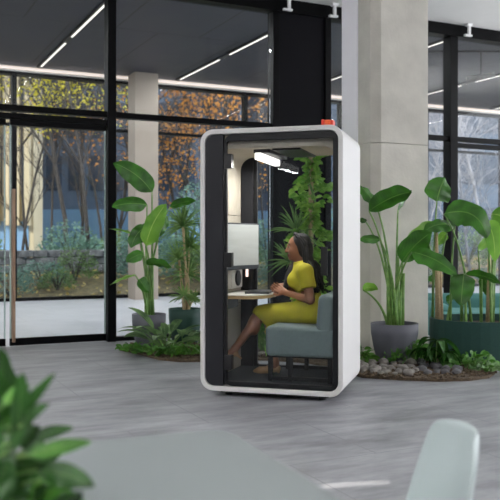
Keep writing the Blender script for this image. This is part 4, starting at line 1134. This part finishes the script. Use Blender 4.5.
for i, (A, B, w) in enumerate(FL):
    Yq = 1.72 + rr.uniform(-.16, .16)
    bigleaf(g, (b.x + .0, b.y, .66), A, B, Yq, rr.uniform(-.08, .08), w, rr.uniform(-.7, .7), (rr.uniform(-4, 4), -5), M['leaf_d' if i % 4 == 3 else 'leaf_f'], stalk_r=.004, prof='leaf', spread=.06, seed=200 + i)

# ------------------------------------------------------------------ light, sky and camera
w = bpy.data.worlds.new('sky'); SC.world = w; w.use_nodes = True
nt = w.node_tree; bg = nt.nodes['Background']
tc = nt.nodes.new('ShaderNodeTexCoord'); dp = nt.nodes.new('ShaderNodeVectorMath'); dp.operation = 'DOT_PRODUCT'
nt.links.new(tc.outputs['Generated'], dp.inputs[0]); dp.inputs[1].default_value = Vector((.80, .35, .45)).normalized()   # brightest part of the sky
mr = nt.nodes.new('ShaderNodeMapRange'); mr.interpolation_type = 'SMOOTHSTEP'; nt.links.new(dp.outputs['Value'], mr.inputs[0])
mr.inputs[1].default_value = .55; mr.inputs[2].default_value = 1.0; mr.inputs[3].default_value = 1.0; mr.inputs[4].default_value = 6.5
nt.links.new(mr.outputs[0], bg.inputs[1]); bg.inputs[0].default_value = (.92, .95, 1, 1)
def lamp(u, v, sx, sy, P, col=(.98, .98, 1)):
    L = bpy.data.lights.new('fill_uplight', 'AREA'); L.shape = 'RECTANGLE'; L.size = sx; L.size_y = sy; L.energy = P; L.color = col
    o = bpy.data.objects.new('fill_uplight', L); COL.objects.link(o); o.matrix_world = WF @ Matrix.Translation((u, v, 2.9)) @ Matrix.Rotation(PI, 4, 'X')
for u, v in ((-6, -4.5), (-6, -10), (-1.5, -12.6), (5, -12), (9.5, -9.5), (9.5, -3.5)): lamp(u, v, 1.6, 1.6, 150 if u > 4 else 330)      # added fill lamps out of view, aimed up at the white ceiling
L = bpy.data.lights.new('booth_lamp', 'AREA'); L.shape = 'RECTANGLE'; L.size = .6; L.size_y = .06; L.energy = 10; L.color = (1, .96, .9)
o = bpy.data.objects.new('booth_lamp', L); COL.objects.link(o); o.matrix_world = BF @ Matrix.Translation((-.145, .48, 1.965)) @ Matrix.Rotation(PI / 2, 4, 'Z')
def sun(az, el, s, col):
    L = bpy.data.lights.new('sun', 'SUN'); L.energy = s; L.angle = math.radians(.25); L.color = col
    o = bpy.data.objects.new('sun', L); COL.objects.link(o)
    d = Vector((math.cos(el) * math.sin(az), math.cos(el) * math.cos(az), math.sin(el)))   # towards the sun
    o.rotation_euler = d.to_track_quat('Z', 'Y').to_euler()
sun(SUN_AZ, SUN_EL, 4.0, (1, .93, .82))
for u in (-4.4, -1.35, 1.75, 4.85, 7.95, 11.05, 14.15):      # the lobby's linear lamps
    L = bpy.data.lights.new('linear_lamp', 'AREA'); L.shape = 'RECTANGLE'; L.size = .06; L.size_y = 5.5; L.energy = 90; L.color = (.95, .97, 1)
    o = bpy.data.objects.new('linear_lamp', L); COL.objects.link(o); o.matrix_world = WF @ Matrix.Translation((u, 4.0, 4.915))
cd = bpy.data.cameras.new('camera'); cam = bpy.data.objects.new('camera', cd); COL.objects.link(cam)
cam.location = (0, 0, CAMZ); cam.rotation_euler = (PI / 2, 0, 0)
cd.sensor_width = 36; cd.lens = 36 * FPX / 500; cd.shift_y = -(250 - HOR) / 500
cd.dof.use_dof = True; cd.dof.focus_distance = 6.7; cd.dof.aperture_fstop = 3.0
SC.camera = cam
SC.view_settings.view_transform = 'Standard'; SC.view_settings.look = 'None'; SC.view_settings.gamma = 1; SC.view_settings.use_curve_mapping = False
SC.view_settings.exposure = 0.45
SC.cycles.transparent_max_bounces = 40; SC.cycles.max_bounces = 10; SC.cycles.diffuse_bounces = 5; SC.cycles.use_denoising = True
